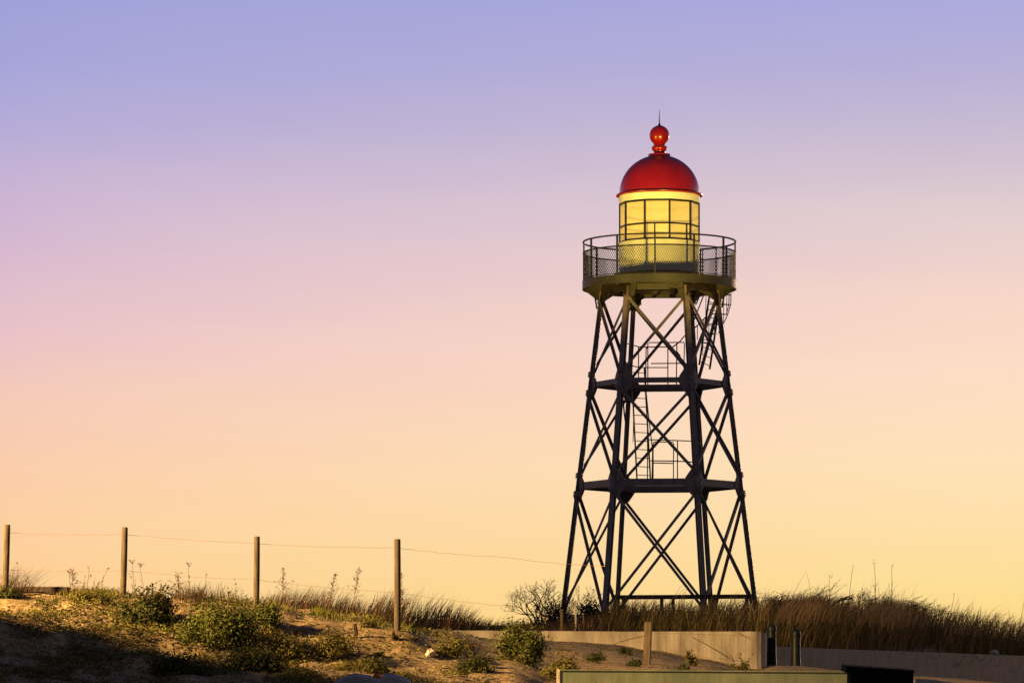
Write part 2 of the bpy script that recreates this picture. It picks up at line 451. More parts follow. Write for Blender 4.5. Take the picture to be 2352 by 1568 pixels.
rail_frame([[(1487, 1112, dF + .3), (1487.5, 1012, dF + .3), (1491, 1009.5, dF + .3), (1520, 1010, dF + .3), (1575, 1012, dF + .3), (1612, 1013.5, dF + .6), (1613, 1112, dF + .6)],
            [(1494, 1057.6, dF + .3), (1556, 1058.6, dF + .3), (1612, 1061.5, dF + .6)], [(1556, 1011, dF + .3), (1556, 1112, dF + .3)]])
rail_frame([[(1500, 1118, dB - .3), (1500.2, 1017, dB - .3), (1502, 1015, dB - .3), (1520, 1014.5, dB - .3), (1545, 1015, dB - .3), (1547, 1018, dB - .3), (1546.7, 1118, dB - .3)],
            [(1501, 1062.7, dB - .3), (1547, 1063.7, dB - .3)],
            [(1601, 1118, dB - .3), (1601, 1020, dB - .3), (1603, 1017.5, dB - .3), (1612, 1016.5, dB)], [(1601, 1065, dB - .3), (1613, 1063, dB)]])
# ladder between the landings
def ladder(a0, a1, b0, b1, n, d0, d1, name, r=.022):
    b = MB()
    b.bar(V3(*a0, d0), V3(*a1, d1), .025, .065); b.bar(V3(*b0, d0), V3(*b1, d1), .025, .065)
    o = part(b, name, 'pipe')
    for k in range(n):
        c = MB(); t = (k + .5) / n
        c.tube([V3(lerp(a0[0], a1[0], t), lerp(a0[1], a1[1], t), lerp(d0, d1, t)), V3(lerp(b0[0], b1[0], t), lerp(b0[1], b1[1], t) + 1.5, lerp(d0, d1, t))], .013, 5)
        part(c, 'rung', 'pipe', o)
    return o
ladder((1463, 1100), (1450, 845), (1494, 1100), (1480, 845), 13, 117.2, 117.6, 'ladder')
l2 = MB()
l2.tube([V3(1429.5, 902, 117), (V3(1434, 950, 117)), V3(1437.5, 975, 117)], .025, 6)
l2.tube([V3(1484, 900, 117.2), V3(1488, 940, 117.2), V3(1499, 1035, 117), V3(1497.5, 1110, 117)], .018, 6)
l2.tube([V3(1487, 960, 117.2), V3(1486.5, 1015, 117.2), V3(1491, 1022, 117.2), V3(1489, 1028, 117.2), V3(1486, 1020, 117.2)], .014, 5)
l2.tube([V3(1455.5, 940, 117.5), V3(1454, 1015, 117.5)], .014, 5)
part(l2, 'ladder_handrail', 'pipe')
# caged ladder up to the gallery, behind and to the right
lad = ladder((1606, 838), (1631, 668), (1630, 848), (1657, 668), 10, 118.4, 118.0, 'caged_ladder')
cg = MB()
hoops = [(676, 1628, 1679), (698.5, 1630, 1678), (721, 1634, 1671.5), (744, 1629, 1660), (766, 1624, 1647), (787, 1609, 1631)]
for yv, xa, xb in hoops:
    cg.tube([V3(xa, yv, 118.1), V3(lerp(xa, xb, .25), yv + .5, 117.75), V3(lerp(xa, xb, .6), yv + 1, 117.7), V3(xb, yv + 1.2, 118.1), V3(lerp(xa, xb, .7), yv, 118.5), V3(lerp(xa, xb, .3), yv - .5, 118.5), V3(xa, yv, 118.1)], .016, 5)
for st in ([(1679, 667), (1678.5, 698), (1671.5, 722), (1660, 746), (1650, 765)], [(1675, 667), (1674, 700), (1668, 722)], [(1669.5, 667), (1669, 721)],
           [(1662.5, 672), (1661.5, 744)], [(1641.5, 730), (1640.5, 778)], [(1628, 745), (1628, 792)], [(1621.5, 678), (1621, 726)], [(1653, 685), (1652, 720)], [(1615, 785), (1614, 812)]):
    cg.tube([V3(x, y, 117.8) for x, y in st], .016 if len(st) > 2 else .012, 5)
part(cg, 'safety_cage', 'pipe', lad)
hr = MB()
hr.tube([V3(1544, 797.6, 116.4), V3(1561, 785, 116.8), V3(1570.5, 773, 117.4), V3(1600, 749, 118.2), V3(1624, 725, 118.6)], .022, 6)
hr.tube([V3(1581, 752, 118), V3(1594, 735, 118.2), V3(1617, 676, 118.6)], .02, 6)
hr.tube([V3(1598, 700, 118.4), V3(1606, 682, 118.6)], .02, 6)
hr.tube([V3(1586.5, 763, 118), V3(1585, 806, 118)], .014, 5); hr.tube([V3(1602, 748, 118.2), V3(1601.5, 780, 118.2)], .014, 5)
hr.tube([V3(1617, 731, 118.5), V3(1616, 745, 118.5)], .014, 5)
part(hr, 'stair_handrail', 'pipe')

# gallery deck
ZD = zt(646.7)                       # deck surface
RG = 2.39
deck = MB()
deck.lathe(TC + Vector((0, 0, ZD)), [(RG - .03, -.05), (RG - .03, -.001), (.6, -.001), (.6, -.05)], 72, closed=True)
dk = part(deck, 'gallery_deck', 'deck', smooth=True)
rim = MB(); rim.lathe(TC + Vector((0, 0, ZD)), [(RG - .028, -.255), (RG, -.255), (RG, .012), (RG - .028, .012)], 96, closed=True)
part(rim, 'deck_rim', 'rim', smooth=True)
for i in range(6):
    b = MB(); a = ANG[i]
    b.bar(TC + rdir(a) * .55 + Vector((0, 0, ZD - .165)), TC + rdir(a) * (RG - .035) + Vector((0, 0, ZD - .165)), .11, .225)
    # tapered outrigger web below
    b.plate([TC + rdir(a) * 1.2 + Vector((0, 0, ZD - .28)), TC + rdir(a) * (RG - .1) + Vector((0, 0, ZD - .28)), TC + rdir(a) * 1.86 + Vector((0, 0, ZD - .62)), TC + rdir(a) * 1.74 + Vector((0, 0, ZD - .62))], .03, tdir(a))
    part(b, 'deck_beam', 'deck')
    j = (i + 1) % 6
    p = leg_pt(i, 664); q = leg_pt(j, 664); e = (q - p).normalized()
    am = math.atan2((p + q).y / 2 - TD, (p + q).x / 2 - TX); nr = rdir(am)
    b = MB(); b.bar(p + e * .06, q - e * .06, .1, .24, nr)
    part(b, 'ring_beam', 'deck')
    # arched brackets from leg to ring beam
    for s0, ee in ((p, e), (q, -e)):
        b = MB(); arc = []
        for k in range(7):
            th = k / 6 * math.pi / 2
            arc.append(s0 + ee * (.08 + .30 * (1 - math.cos(th))) + Vector((0, 0, -.12 - .4 * (1 - math.sin(th)))))
        b.plate([s0 + ee * .02 + Vector((0, 0, -.12))] + [s0 + ee * .02 + Vector((0, 0, -.52))] + arc, .04, nr)
        part(b, 'arched_bracket', 'deck')
hub = MB(); hub.lathe(TC + Vector((0, 0, ZD)), [(.62, -.34), (.75, -.34), (.75, -.05), (.62, -.05)], 32, closed=True)
part(hub, 'deck_hub', 'deck', smooth=True)
# machinery boxes hung beneath the deck
for (x, y, sx, sy, sz) in ((-.25, -1.35, 1.0, .5, .2), (.75, -1.0, .3, .3, .24), (.2, .9, 1.3, .3, .22)):
    b = MB(); b.box(TC + Vector((x, y, ZD - .30)), (sx, sy, sz)); part(b, 'service_box', 'deck', bevel=.02)
for i, sx in ((3, -1), (0, 1)):
    b = MB(); a = ANG[i]
    b.tube([TC + rdir(a) * (RG - .35) + Vector((0, 0, ZD - .25)), leg_pt(i, 708) + rdir(a) * .1], .028, 6); part(b, 'deck_strut', 'pipe')

# gallery railing
rail = MB()
def ring(mb, r, z, rad_, n=96, m=6):
    prof = [(r + rad_ * math.cos(k * 2 * math.pi / m), z + rad_ * math.sin(k * 2 * math.pi / m)) for k in range(m)]
    mb.lathe(TC, prof, n, closed=True)
ZR = zt(556.5); ZM = zt(581.4)
b = MB(); ring(b, RG - .03, ZR, .028); top_rail = part(b, 'top_rail', 'pipe', smooth=True)
b = MB(); ring(b, RG - .03, ZM, .024); part(b, 'middle_rail', 'pipe', smooth=True)
b = MB(); ring(b, RG - .03, ZD + .05, .012); part(b, 'bottom_rail', 'pipe', smooth=True)
post0 = None
for k in range(12):
    a = R(-90 - 5.5 + 30 * k)
    b = MB(); c = TC + rdir(a) * (RG - .045)
    b.bar(c + Vector((0, 0, ZD)), c + Vector((0, 0, ZR)), .05, .05, tdir(a))
    b.box(c + Vector((0, 0, ZD + .02)), (.10, .12, .03), Matrix.Rotation(a, 3, 'Z'))
    part(b, 'railing_post', 'pipe')
for k, (a0, zt_) in enumerate(((R(38), ZM + .03), (R(52), ZM + .03))):
    b = MB(); c = TC + rdir(a0) * (RG - .06)
    b.bar(c + Vector((0, 0, ZD)), c + Vector((0, 0, ZR + .02)), .035, .035); part(b, 'gate_post', 'pipe')
# chain link netting, two families of zigzag wires
net = MB(); NW = 200; HN = ZM - (ZD + .02)
turn = 2 * math.pi / NW
for fam in (1, -1):
    for k in range(NW):
        pts = []
        for s_ in range(9):
            t = s_ / 8
            a = k * turn + fam * t * turn * 7.2
            pts.append(TC + rdir(a) * (RG - .03 + .004 * fam) + Vector((0, 0, ZD + .02 + HN * t)))
        net.tube(pts, .0072, 3, cap=False)
part(net, 'chain_link_netting', 'net')

# lantern room
RL = 1.249
ZE = zt(451.5)
ZS = EYE + (HOR - 548.5) * K * (TD - 1.25)     # sill
ZH = EYE + (HOR - 455.5) * K * (TD - 1.25)     # head of glazing
ZB = ZD + .22
wall = MB()
wall.lathe(TC, [(RL, ZB), (RL, ZS - .04), (RL - .03, ZS - .04), (RL - .03, ZB)], 80, closed=True)
wl = part(wall, 'lantern_wall', 'cream', smooth=True)
b = MB(); b.lathe(TC, [(RL - .02, ZS - .04), (RL + .025, ZS - .04), (RL + .025, ZS), (RL - .02, ZS)], 80, closed=True); part(b, 'sill_ring', 'cream', smooth=True)
b = MB(); b.lathe(TC, [(RL - .05, ZD + .002), (RL + .02, ZD + .002), (RL + .02, ZB), (RL - .05, ZB)], 80, closed=True); part(b, 'plinth', 'plinth', smooth=True)
b = MB(); b.lathe(TC, [(RL - .05, ZH + .0), (RL + .004, ZH + .0), (RL + .004, ZE), (RL - .05, ZE)], 80, closed=True); part(b, 'lintel_ring', 'cream', smooth=True)
NP = 10
VA = [R(-90 + 12.5 + 36 * k) for k in range(NP)]
for k in range(NP):
    a, c = VA[k], VA[(k + 1) % NP] if k < NP - 1 else VA[0] + 2 * math.pi
    p, q = TC + rdir(a) * (RL - .02), TC + rdir(c) * (RL - .02)
    z0, z1, zm = Vector((0, 0, ZS)), Vector((0, 0, ZH)), Vector((0, 0, EYE + (HOR - 511) * K * (TD - 1.25)))
    nr = rdir((a + c) / 2)
    f = MB()
    f.bar(p + z0, p + z1, .052, .055, tdir(a))
    f.bar(p + z1 - Vector((0, 0, .03)), q + z1 - Vector((0, 0, .03)), .05, .06, nr)
    f.bar(p + z0 + Vector((0, 0, .03)), q + z0 + Vector((0, 0, .03)), .05, .06, nr)
    f.bar(p + zm, q + zm, .045, .045, nr)
    t = .82 if k == 0 else (.4 if k == NP - 1 else None)
    if t:
        u = p.lerp(q, t); f.bar(u + z0, u + zm, .04, .04, nr)
    fo = part(f, 'window_frame', 'frame')
    g_ = MB(); pp, qq = p - nr * .012, q - nr * .012
    g_.plate([pp + z0, qq + z0, qq + z1, pp + z1], .008, nr)
    part(g_, 'window_pane', 'pane', fo)
b = MB(); b.lathe(TC, [(.16, ZD), (.16, ZS + .25), (.24, ZS + .25), (.24, ZS + .3), (.0, ZS + .3)], 20); part(b, 'lamp_pedestal', 'frame', smooth=True)

# dome, eave and finial
b = MB()
b.lathe(TC, [(RL - .08, ZE - .01), (RL + .05, ZE - .01), (RL + .095, ZE + .01), (RL + .10, ZE + .035), (RL + .07, ZE + .06), (RL + .01, ZE + .075), (RL - .015, ZE + .075), (RL - .08, ZE + .04)], 96, closed=True)
part(b, 'eave_ring', 'red', smooth=True)
Z0 = ZE + .095
prof = [(1.238, Z0 - .03), (1.238, Z0)]
for k in range(1, 25):
    th = math.radians(73.9) * k / 24
    prof.append((1.238 * math.cos(th), Z0 + 1.185 * math.sin(th)))
b = MB(); b.lathe(TC, prof, 96); dome = part(b, 'dome', 'red', smooth=True)
def zc(c): return EYE + (1335.3 - .31122 * c) * KT
b = MB()
b.lathe(TC, [(.34, zc(434)), (.343, zc(431)), (.343, zc(404)), (.335, zc(401)), (.175, zc(401)), (.17, zc(382)), (.18, zc(378)), (.215, zc(374)), (.24, zc(362)), (.24, zc(352)), (.215, zc(342)), (.165, zc(338)), (.165, zc(332)), (.19, zc(327)), (.175, zc(323)), (.16, zc(318))], 48)
fin = part(b, 'finial', 'red', smooth=True)
b = MB(); zb = zc(262); pr = []
for k in range(0, 25):
    th = math.radians(-68 + (86 + 68) * k / 24); pr.append((.307 * math.cos(th), zb + .307 * math.sin(th)))
b.lathe(TC, pr, 48)
part(b, 'finial_ball', 'red', fin, smooth=True)
b = MB(); b.lathe(TC, [(.06, zc(194)), (.05, zc(186)), (.025, zc(178)), (.017, zc(165)), (.006, zc(74))], 10)
part(b, 'lightning_rod', 'frame', fin, smooth=True)

# ------------------------------------------------------------------ fence on the dune crest
fd = 58.0
fposts = [(15, 1206, 1356, 14.5, .04), (285, 1212, 1372, 14.5, .035), (588.5, 1233, 1395, 14, .01), (911, 1239, 1452, 15, -.01)]
FO = G(588, fd)
fence = thing('wire_fence', 'round wooden posts strung with two thin wires on the dune crest', 'fence', FO)
for xv, yt, yb, w, lean in fposts:
    k = K * fd; top = P(xv + 1.5, yt, fd); bot = P(xv - lean * 120, yb + 25, fd); r = w / 2 * k
    b = MB(); pts = []
    for i in range(9):
        t = i / 8
        pts.append(bot.lerp(top, t) + Vector((math.sin(t * 3) * .006, 0, 0)))
    b.tube(pts, r * 1.04, 14, r * .98, cap=False)
    n = len(b.v) - 14
    c = sum((Vector(v) for v in b.v[n:]), Vector()) / 14
    rim_ = [tuple(Vector(v).lerp(c, .18) + Vector((0, 0, .012))) for v in b.v[n:]]
    o_ = len(b.v); b.v += rim_
    for i in range(14): b.f.append((n + i, n + (i + 1) % 14, o_ + (i + 1) % 14, o_ + i))
    b.f.append(tuple(range(o_, o_ + 14)))
    b.build('post', M['wood'], fence, FO, smooth=True)
random.seed(5)
def wire_pts(keys, d, wob=.006, n=14):
    pts = []
    for (x0, y0), (x1, y1) in zip(keys[:-1], keys[1:]):
        for i in range(n):
            t = i / n
            p = P(lerp(x0, x1, t), lerp(y0, y1, t), d)
            p.z += -.02 * 4 * t * (1 - t) + random.uniform(-wob, wob); p.y += .055
            pts.append(p)
    pts.append(P(*keys[-1], d)); return pts
for keys in ([(-300, 1216), (15, 1222), (285, 1226), (588, 1247), (911, 1257), (1150, 1278), (1390, 1300)], [(-300, 1306), (15, 1307), (285, 1309), (588, 1331), (911, 1360), (1215, 1396), (1260, 1420)]):
    b = MB(); b.tube(wire_pts(keys, fd), .0030, 4)
    b.build('wire', M['wire'], fence, FO)

# square post with fallen netting in front of the concrete wall
nd = 68.0
NO = G(1488, nd)
nf = thing('netting_fence', 'square weathered post holding sagging wire netting before the concrete wall', 'fence', NO)
b = MB(); kk = K * nd
pb, ptp = P(1484.5, 1545, nd), P(1489.5, 1428, nd)
b.bar(pb, ptp, .125, .125, Vector((1, -.22, 0)))
b.build('post', M['wood'], nf, NO, bevel=.006)
b = MB()
xsn = [1512, 1530, 1548, 1563, 1603, 1622, 1641, 1658, 1677, 1695, 1712]
def ny0(x): return 1452 + (x - 1500) * .035
def ny1(x): return 1497 + (x - 1500) * .098
for x in xsn:
    pts = [P(x + random.uniform(-.8, .8), lerp(ny0(x), ny1(x) + random.uniform(-3, 3), t), nd + 1.2) for t in (0, .35, .7, 1)]
    b.tube(pts, .0034, 4)
for yf in (ny0, ny1):
    b.tube([P(x, yf(x) + random.uniform(-.7, .7), nd + 1.2) for x in range(1496, 1725, 12)], .0036, 4)
b.tube([P(1592, 1463, nd + 1), P(1620, 1478, nd + 1), P(1645, 1492, nd + 1), P(1676, 1511, nd + 1)], .008, 5)
b.tube([P(1695, 1452, nd + 1), P(1708, 1459, nd + 1), P(1725, 1467, nd + 1)], .006, 5)
w2 = MB(); w2.tube([P(1478, 1460, nd), P(1450, 1466, nd), P(1425, 1473, nd), P(1408, 1480, nd)], .008, 5)
b.build('netting', M['bark'], nf, NO); w2.build('loose_wire', M['bark'], nf, NO)

# ------------------------------------------------------------------ walls
wd = 84.4
def wall_prism(name, label, pts_top, d_list, bots, thick, mat, cat, bev):
    b = MB(); n = len(pts_top); front_t, front_b, back_t, back_b = [], [], [], []
    for (x, y), d, yb in zip(pts_top, d_list, bots):
        p = P(x, y, d); q = P(x, yb, d)
        front_t.append(p); front_b.append(q); back_t.append(p + Vector((0, thick, 0))); back_b.append(q + Vector((0, thick, 0)))
    vs = front_b + front_t + back_t + back_b
    fs = []
    for i in range(n - 1):
        fs += [(i, i + 1, n + i + 1, n + i), (n + i, n + i + 1, 2 * n + i + 1, 2 * n + i), (2 * n + i, 2 * n + i + 1, 3 * n + i + 1, 3 * n + i), (3 * n + i, 3 * n + i + 1, i + 1, i)]
    fs += [(0, n, 2 * n, 3 * n), (n - 1, 4 * n - 1, 3 * n - 1, 2 * n - 1)]
    b.add(vs, fs)
    o3 = P(pts_top[n // 2][0], bots[n // 2], d_list[n // 2])
    o = b.build(name, M[mat], None, o3, bevel=bev)
    return tag(o, label, cat)
xsw = [900, 1000, 1150, 1300, 1450, 1600, 1700, 1725, 1738, 1748, 1755, 1759, 1761]
ytw = [1446, 1446.5, 1447, 1448, 1449.3, 1449, 1448.8, 1448.8, 1449.4, 1450.5, 1453, 1456, 1460]
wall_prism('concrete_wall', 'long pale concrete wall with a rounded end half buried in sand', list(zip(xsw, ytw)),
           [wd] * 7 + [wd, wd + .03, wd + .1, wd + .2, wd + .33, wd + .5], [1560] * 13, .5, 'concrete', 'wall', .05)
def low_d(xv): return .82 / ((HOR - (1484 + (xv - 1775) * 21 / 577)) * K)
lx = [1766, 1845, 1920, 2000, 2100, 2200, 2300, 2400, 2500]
wall_prism('low_wall', 'low shade-darkened grey concrete wall receding to the right behind the two bollards', [(x, 1484 + (x - 1775) * 21 / 577) for x in lx],
           [low_d(x) for x in lx], [1600] * len(lx), .35, 'concrete_shaded', 'wall', .03)
# green barrier in the foreground
gd = 57.0
GO = Vector((P(1600, 0, gd).x, gd, P(0, 1600, gd).z))
gb = thing('green_barrier', 'low dull green board barrier in the foreground, its lit left edge made as a pale post', 'barrier', GO)
b = MB(); p, q = P(1287, 1539, gd), P(1951, 1543.5, gd); h = .42
b.plate([p, q, q - Vector((0, 0, h)), p - Vector((0, 0, h))], .05, (0, 1, 0)); b.build('panel', M['green'], gb, GO, bevel=.004)
b = MB(); b.bar(P(1286, 1538, gd), P(1951, 1542.3, gd), .09, .02, (0, 1, 0)); b.build('top_cap', M['green'], gb, GO, bevel=.004)
b = MB(); b.bar(P(1282.5, 1536, gd) , P(1282.5, 1620, gd), .05, .08, (1, 0, 0)); b.build('end_post', M['stone'], gb, GO, bevel=.005)  # pale colour stands for light on the barrier's left edge
b = MB(); b.bar(P(1955, 1541.3, gd) , P(1955, 1620, gd), .04, .08, (1, 0, 0)); b.build('end_post', M['green'], gb, GO, bevel=.005)
# dark slatted bin
bd = 51.0
BO = Vector((P(2022, 0, bd).x, bd + .3, ground_z(P(2022, 0, bd).x, bd)))
bi = thing('slatted_bin', 'black slatted bin with a sloping lid beside the green barrier', 'bin', BO)
for i in range(9):
    x0 = 1956 + i * 15.8
    b = MB(); p = P(x0, 1531.5 + i * 1.0, bd); q = P(x0 + 14.2, 1532.5 + i * 1.0, bd)
    b.plate([p, q, Vector((q.x, bd, BO.z)), Vector((p.x, bd, BO.z))], .03, (0, 1, 0)); b.build('slat', M['binblack'], bi, BO)
b = MB(); p = P(1956, 1534, bd); q = P(2097, 1543, bd)
b.plate([p + Vector((0, .04, 0)), q + Vector((0, .04, 0)), Vector((q.x, bd + .04, BO.z)), Vector((p.x, bd + .04, BO.z))], .02, (0, 1, 0))
b.plate([q + Vector((0, .04, 0)), q + Vector((0, .6, 0)), Vector((q.x, bd + .6, BO.z)), Vector((q.x, bd + .04, BO.z))], .02, (1, 0, 0))
b.plate([p + Vector((0, .04, 0)), p + Vector((0, .6, 0)), Vector((p.x, bd + .6, BO.z)), Vector((p.x, bd + .04, BO.z))], .02, (1, 0, 0))
b.plate([p + Vector((0, .6, 0)), q + Vector((0, .6, 0)), Vector((q.x, bd + .6, BO.z)), Vector((p.x, bd + .6, BO.z))], .02, (0, 1, 0))
b.build('inner_body', M['binblack'], bi, BO)
b = MB(); p = P(1944, 1528, bd); q = P(2100, 1538.5, bd); e = Vector((0, 0, -.045))
b.add([p + Vector((0, -.04, 0)), q + Vector((0, -.04, 0)), q + Vector((0, .66, .03)), p + Vector((0, .66, .03)),
       p + Vector((-.02, -.04, -.09)), q + Vector((0, -.04, -.035)), q + Vector((0, .66, 0)), p + Vector((-.02, .66, -.06))],
      [(0, 1, 2, 3), (7, 6, 5, 4), (0, 4, 5, 1), (1, 5, 6, 2), (2, 6, 7, 3), (3, 7, 4, 0)]); b.build('lid', M['binblack'], bi, BO)
# pale kerb at the lower right
b = MB(); kp = [P(2104, 1557.5, 52), P(2140, 1560, 52), P(2200, 1568, 52), P(2330, 1580, 52)]
for a, c in zip(kp[:-1], kp[1:]): b.bar(a - Vector((0, 0, .08)), c - Vector((0, 0, .08)), .25, .16)
o = b.build('kerb', M['stone'], None, kp[1]); o['kind'] = 'structure'

# bollards
def bollard(xv, yt, yb, d, label):
    base = P(xv, yb, d); base.z = min(base.z, ground_z(base.x, d))
    t = thing('bollard', label, 'bollard', base, 'bollards beside the wall end')
    h = P(xv, yt, d).z - base.z; c = base
    b = MB(); b.lathe(c, [(.115, -.1), (.115, .04), (.108, .06), (.100, h - .19)], 24); s1 = b.build('shaft', M['bollard'], t, base, smooth=True)
    b = MB(); b.lathe(c, [(.100, h - .19), (.113, h - .185), (.113, h - .165), (.102, h - .16), (.102, h - .148), (.110, h - .14), (.110, h - .11)], 24); b.build('collar', M['bollard'], t, base, smooth=True)
    b = MB(); pr = [(.110, h - .11)] + [(.110 * math.cos(k * math.pi / 20), h - .11 + .11 * math.sin(k * math.pi / 20)) for k in range(1, 10)] + [(.004, h)]
    b.lathe(c, pr, 24); b.build('rounded_cap', M['bollard'], t, base, smooth=True)
bollard(1772.5, 1432, 1524, 85.5, 'taller black bollard touching the rounded end of the concrete wall')
bollard(1828, 1443, 1530, 84.5, 'black bollard standing free to the right of the other one')

# timber rail before the tower and stakes
rd = 113.0
RO = G(1560, rd)
tr = thing('timber_rail', 'dark horizontal timber rail on short legs at the foot of the lighthouse', 'rail', RO)
b = MB(); b.bar(P(1405, 1371, rd), P(1730, 1369, rd), .12, .13); b.build('rail', M['darkwood'], tr, RO)
for x in (1432, 1520, 1546, 1640, 1715):
    b = MB(); b.bar(P(x, 1374, rd + .1), P(x, 1450, rd + .1), .1, .1); b.build('leg', M['darkwood'], tr, RO)
for (x, yt, w, d, mat, lab) in ((1321.5, 1379, 5, 86.6, 'stake', 'pale thin stake behind the wall just right of the left lighthouse leg'),
                           (1290, 1398, 8, 86.4, 'wood', 'brown wooden stake behind the wall at the foot of the left lighthouse leg'),
                           (1340, 1406, 4, 86.8, 'wood', 'short thin brown stick behind the wall right of the pale stake')):
    p = P(x, yt, d); g0 = Vector((p.x, d, ground_z(p.x, d) - .1))
    b = MB(); r = w / 2 * K * d
    b.tube([g0, g0.lerp(p, .5) + Vector((.008, 0, 0)), p], r, 8, r * .92)
    tag(b.build('stake', M[mat], None, g0, smooth=True), lab, 'stake', 'stakes behind the wall')
# plank at the left
b = MB(); b.bar(P(44, 1352.5, 58.6), P(158, 1353.5, 58.5), .22, .085); 
tag(b.build('plank', M['darkwood'], None, P(100, 1357, 59.4), bevel=.006), 'dark wooden plank lying on the crest between the first two posts', 'plank')
# debris
sd = 50.4
ol = [(768, 1566), (799, 1550.6), (818, 1547.6), (850, 1552.6), (863, 1561), (874, 1560), (885, 1548.2), (909, 1550.2), (942, 1563)]
b = MB()
pl = [P(x, y, sd) for x, y in ol] + [P(950, 1600, sd), P(760, 1600, sd)]
b.plate(pl, .12, (0, 1, .35))
tag(b.build('broken_slab', M['slab'], None, P(855, 1580, sd), bevel=.012), 'grey broken concrete slab with a notched top edge at the bottom', 'slab')
b = MB(); b.box(P(869, 1558, sd + .35), (.16, .10, .09), Matrix.Rotation(.5, 3, 'Y'))
tag(b.build('brick', M['brick'], None, P(869, 1558, sd + .35), bevel=.008), 'orange brick lying in the notch of the grey slab', 'brick')
random.seed(8)
b = MB(); pd = 57.0; c = G(987, pd); base = P(987, 1502, pd)
vs = []; pts = [(974, 1513), (976, 1503), (983, 1490), (990, 1487), (997, 1494), (1001, 1500), (996, 1510), (988, 1516)]
top = [P(x, y, pd) + Vector((0, random.uniform(-.05, .05), 0)) for x, y in pts]; n = len(top)
mid = [P(986, 1499, pd - .12), P(992, 1503, pd - .1)]
bk = [v + Vector((0, .12, -.01)) for v in top]
b.add(top + mid[:1] + bk, [(i, (i + 1) % n, n) for i in range(n)] + [(i, n + 1 + i, n + 1 + (i + 1) % n, (i + 1) % n) for i in range(n)] + [tuple(range(n + 1, 2 * n + 1))[::-1]])
tag(b.build('paper_scrap', M['paper'], None, base), 'crumpled pale paper scrap on the sand beside a low olive shrub', 'litter')
def rock(xv, yv, d, r, lab, mat='stone', name='rock', group=None, seed=1, flat=.7):
    rr = random.Random(seed); b = MB(); c = P(xv, yv, d); n, m = 12, 7
    b.lathe(c, [(max(.02, r * math.cos(t)), r * flat * math.sin(t)) for t in [math.pi * (-.5 + i / (m - 1)) for i in range(m)]], n)
    b.v = [tuple(Vector(v) + (Vector(v) - c) * .45 * noise.noise(Vector(v) * (2.0 / r) * .4 + Vector((seed, 0, 0)))) for v in b.v]
    return tag(b.build(name, M[mat], None, c, smooth=True), lab, 'rock', group)
rock(2283, 1499, 114.6, .14, 'pale rounded stone in the grass just behind the low grey wall', seed=4)
def stump(xv, yt, yb, d, w, tilt, lab):
    b = MB(); p = P(xv, yb + 10, d); q = P(xv + tilt, yt, d); r = w / 2 * K * d
    b.tube([p, p.lerp(q, .6), q], r * 1.15, 7, r * .85)
    b.v = [tuple(Vector(v) + Vector((0, 0, .03 * noise.noise(Vector(v) * 14)))) for v in b.v]
    tag(b.build('stump', M['darkwood'], None, p), lab, 'stump', 'stumps of old posts in the sand')
stump(817, 1434, 1447, 57.3, 12, -3, 'short square dark post stump on the lit sand left of the fourth post')
stump(682, 1410, 1424, 57.9, 9, -4, 'dark tilted post stump on the sand right of the third post')

# ------------------------------------------------------------------ vegetation
def blade(mb, p, h, w, lean, yaw, curve=.4, seg=3):
    """lean: vector the tip is carried along"""
    side = Vector((math.cos(yaw), math.sin(yaw), 0)) * w / 2
    vs = []
    for i in range(seg):
        t = i / seg
        c = p + Vector((0, 0, h * (t - curve * .35 * t * t))) + lean * (t ** 1.7)
        k = 1 - t * .65
        vs += [c - side * k, c + side * k]
    vs.append(p + Vector((0, 0, h * (1 - curve * .35))) + lean)
    fs = [(2 * i, 2 * i + 1, 2 * i + 3, 2 * i + 2) for i in range(seg - 1)] + [(2 * seg - 2, 2 * seg - 1, 2 * seg)]
    mb.add(vs, fs)
def leafq(mb, p, s, n, rng):
    a = n.orthogonal().normalized(); a = (Matrix.Rotation(rng.uniform(0, 6.28), 3, n) @ a); b = n.cross(a)
    mb.add([p - a * s, p + b * s * .42 + n * s * .1, p + a * s, p - b * s * .42 + n * s * .1], [(0, 1, 2, 3)])

def interp(keys, x):
    if x <= keys[0][0]: return keys[0][1]
    for (a, b), (c, d) in zip(keys[:-1], keys[1:]):
        if x <= c: return lerp(b, d, (x - a) / (c - a))
    return keys[-1][1]

rng = random.Random(11)
# marram on the ridge behind the fence
mb = MB()
top_keys = [(560, 1385), (600, 1366), (640, 1352), (700, 1350), (760, 1356), (800, 1364), (830, 1372), (870, 1366), (910, 1366), (950, 1371), (1000, 1378), (1050, 1392), (1090, 1410), (1130, 1418), (1210, 1424), (1260, 1430)]
for i in range(6500):
    xv = rng.uniform(575, 1225); d = rng.uniform(60.5, 66) if xv < 915 + rng.uniform(-8, 25) else rng.uniform(85.8, 92)
    clump = .5 + .5 * noise.noise((xv * .02, d * .8, 2.2))
    if rng.random() > .55 + .6 * clump: continue
    p = G(xv, d); p.z -= .02
    ztop = P(xv, interp(top_keys, xv), d).z
    h = max(.10, (ztop - p.z)) * (.5 + .85 * rng.random() ** 1.6) * (.58 + .75 * clump)
    if xv > 1080: h *= .9
    blade(mb, p, h, rng.uniform(.007, .014) * (1 if d < 70 else 1.5), Vector((rng.gauss(.34, .16) * h, rng.gauss(0, .1) * h, 0)), rng.uniform(0, 3.14), rng.uniform(.1, .7))
tag(mb.build('marram_grass', M['marram']), 'dark dry marram grass bending right along the ridge behind the fence', 'grass', kind='stuff')
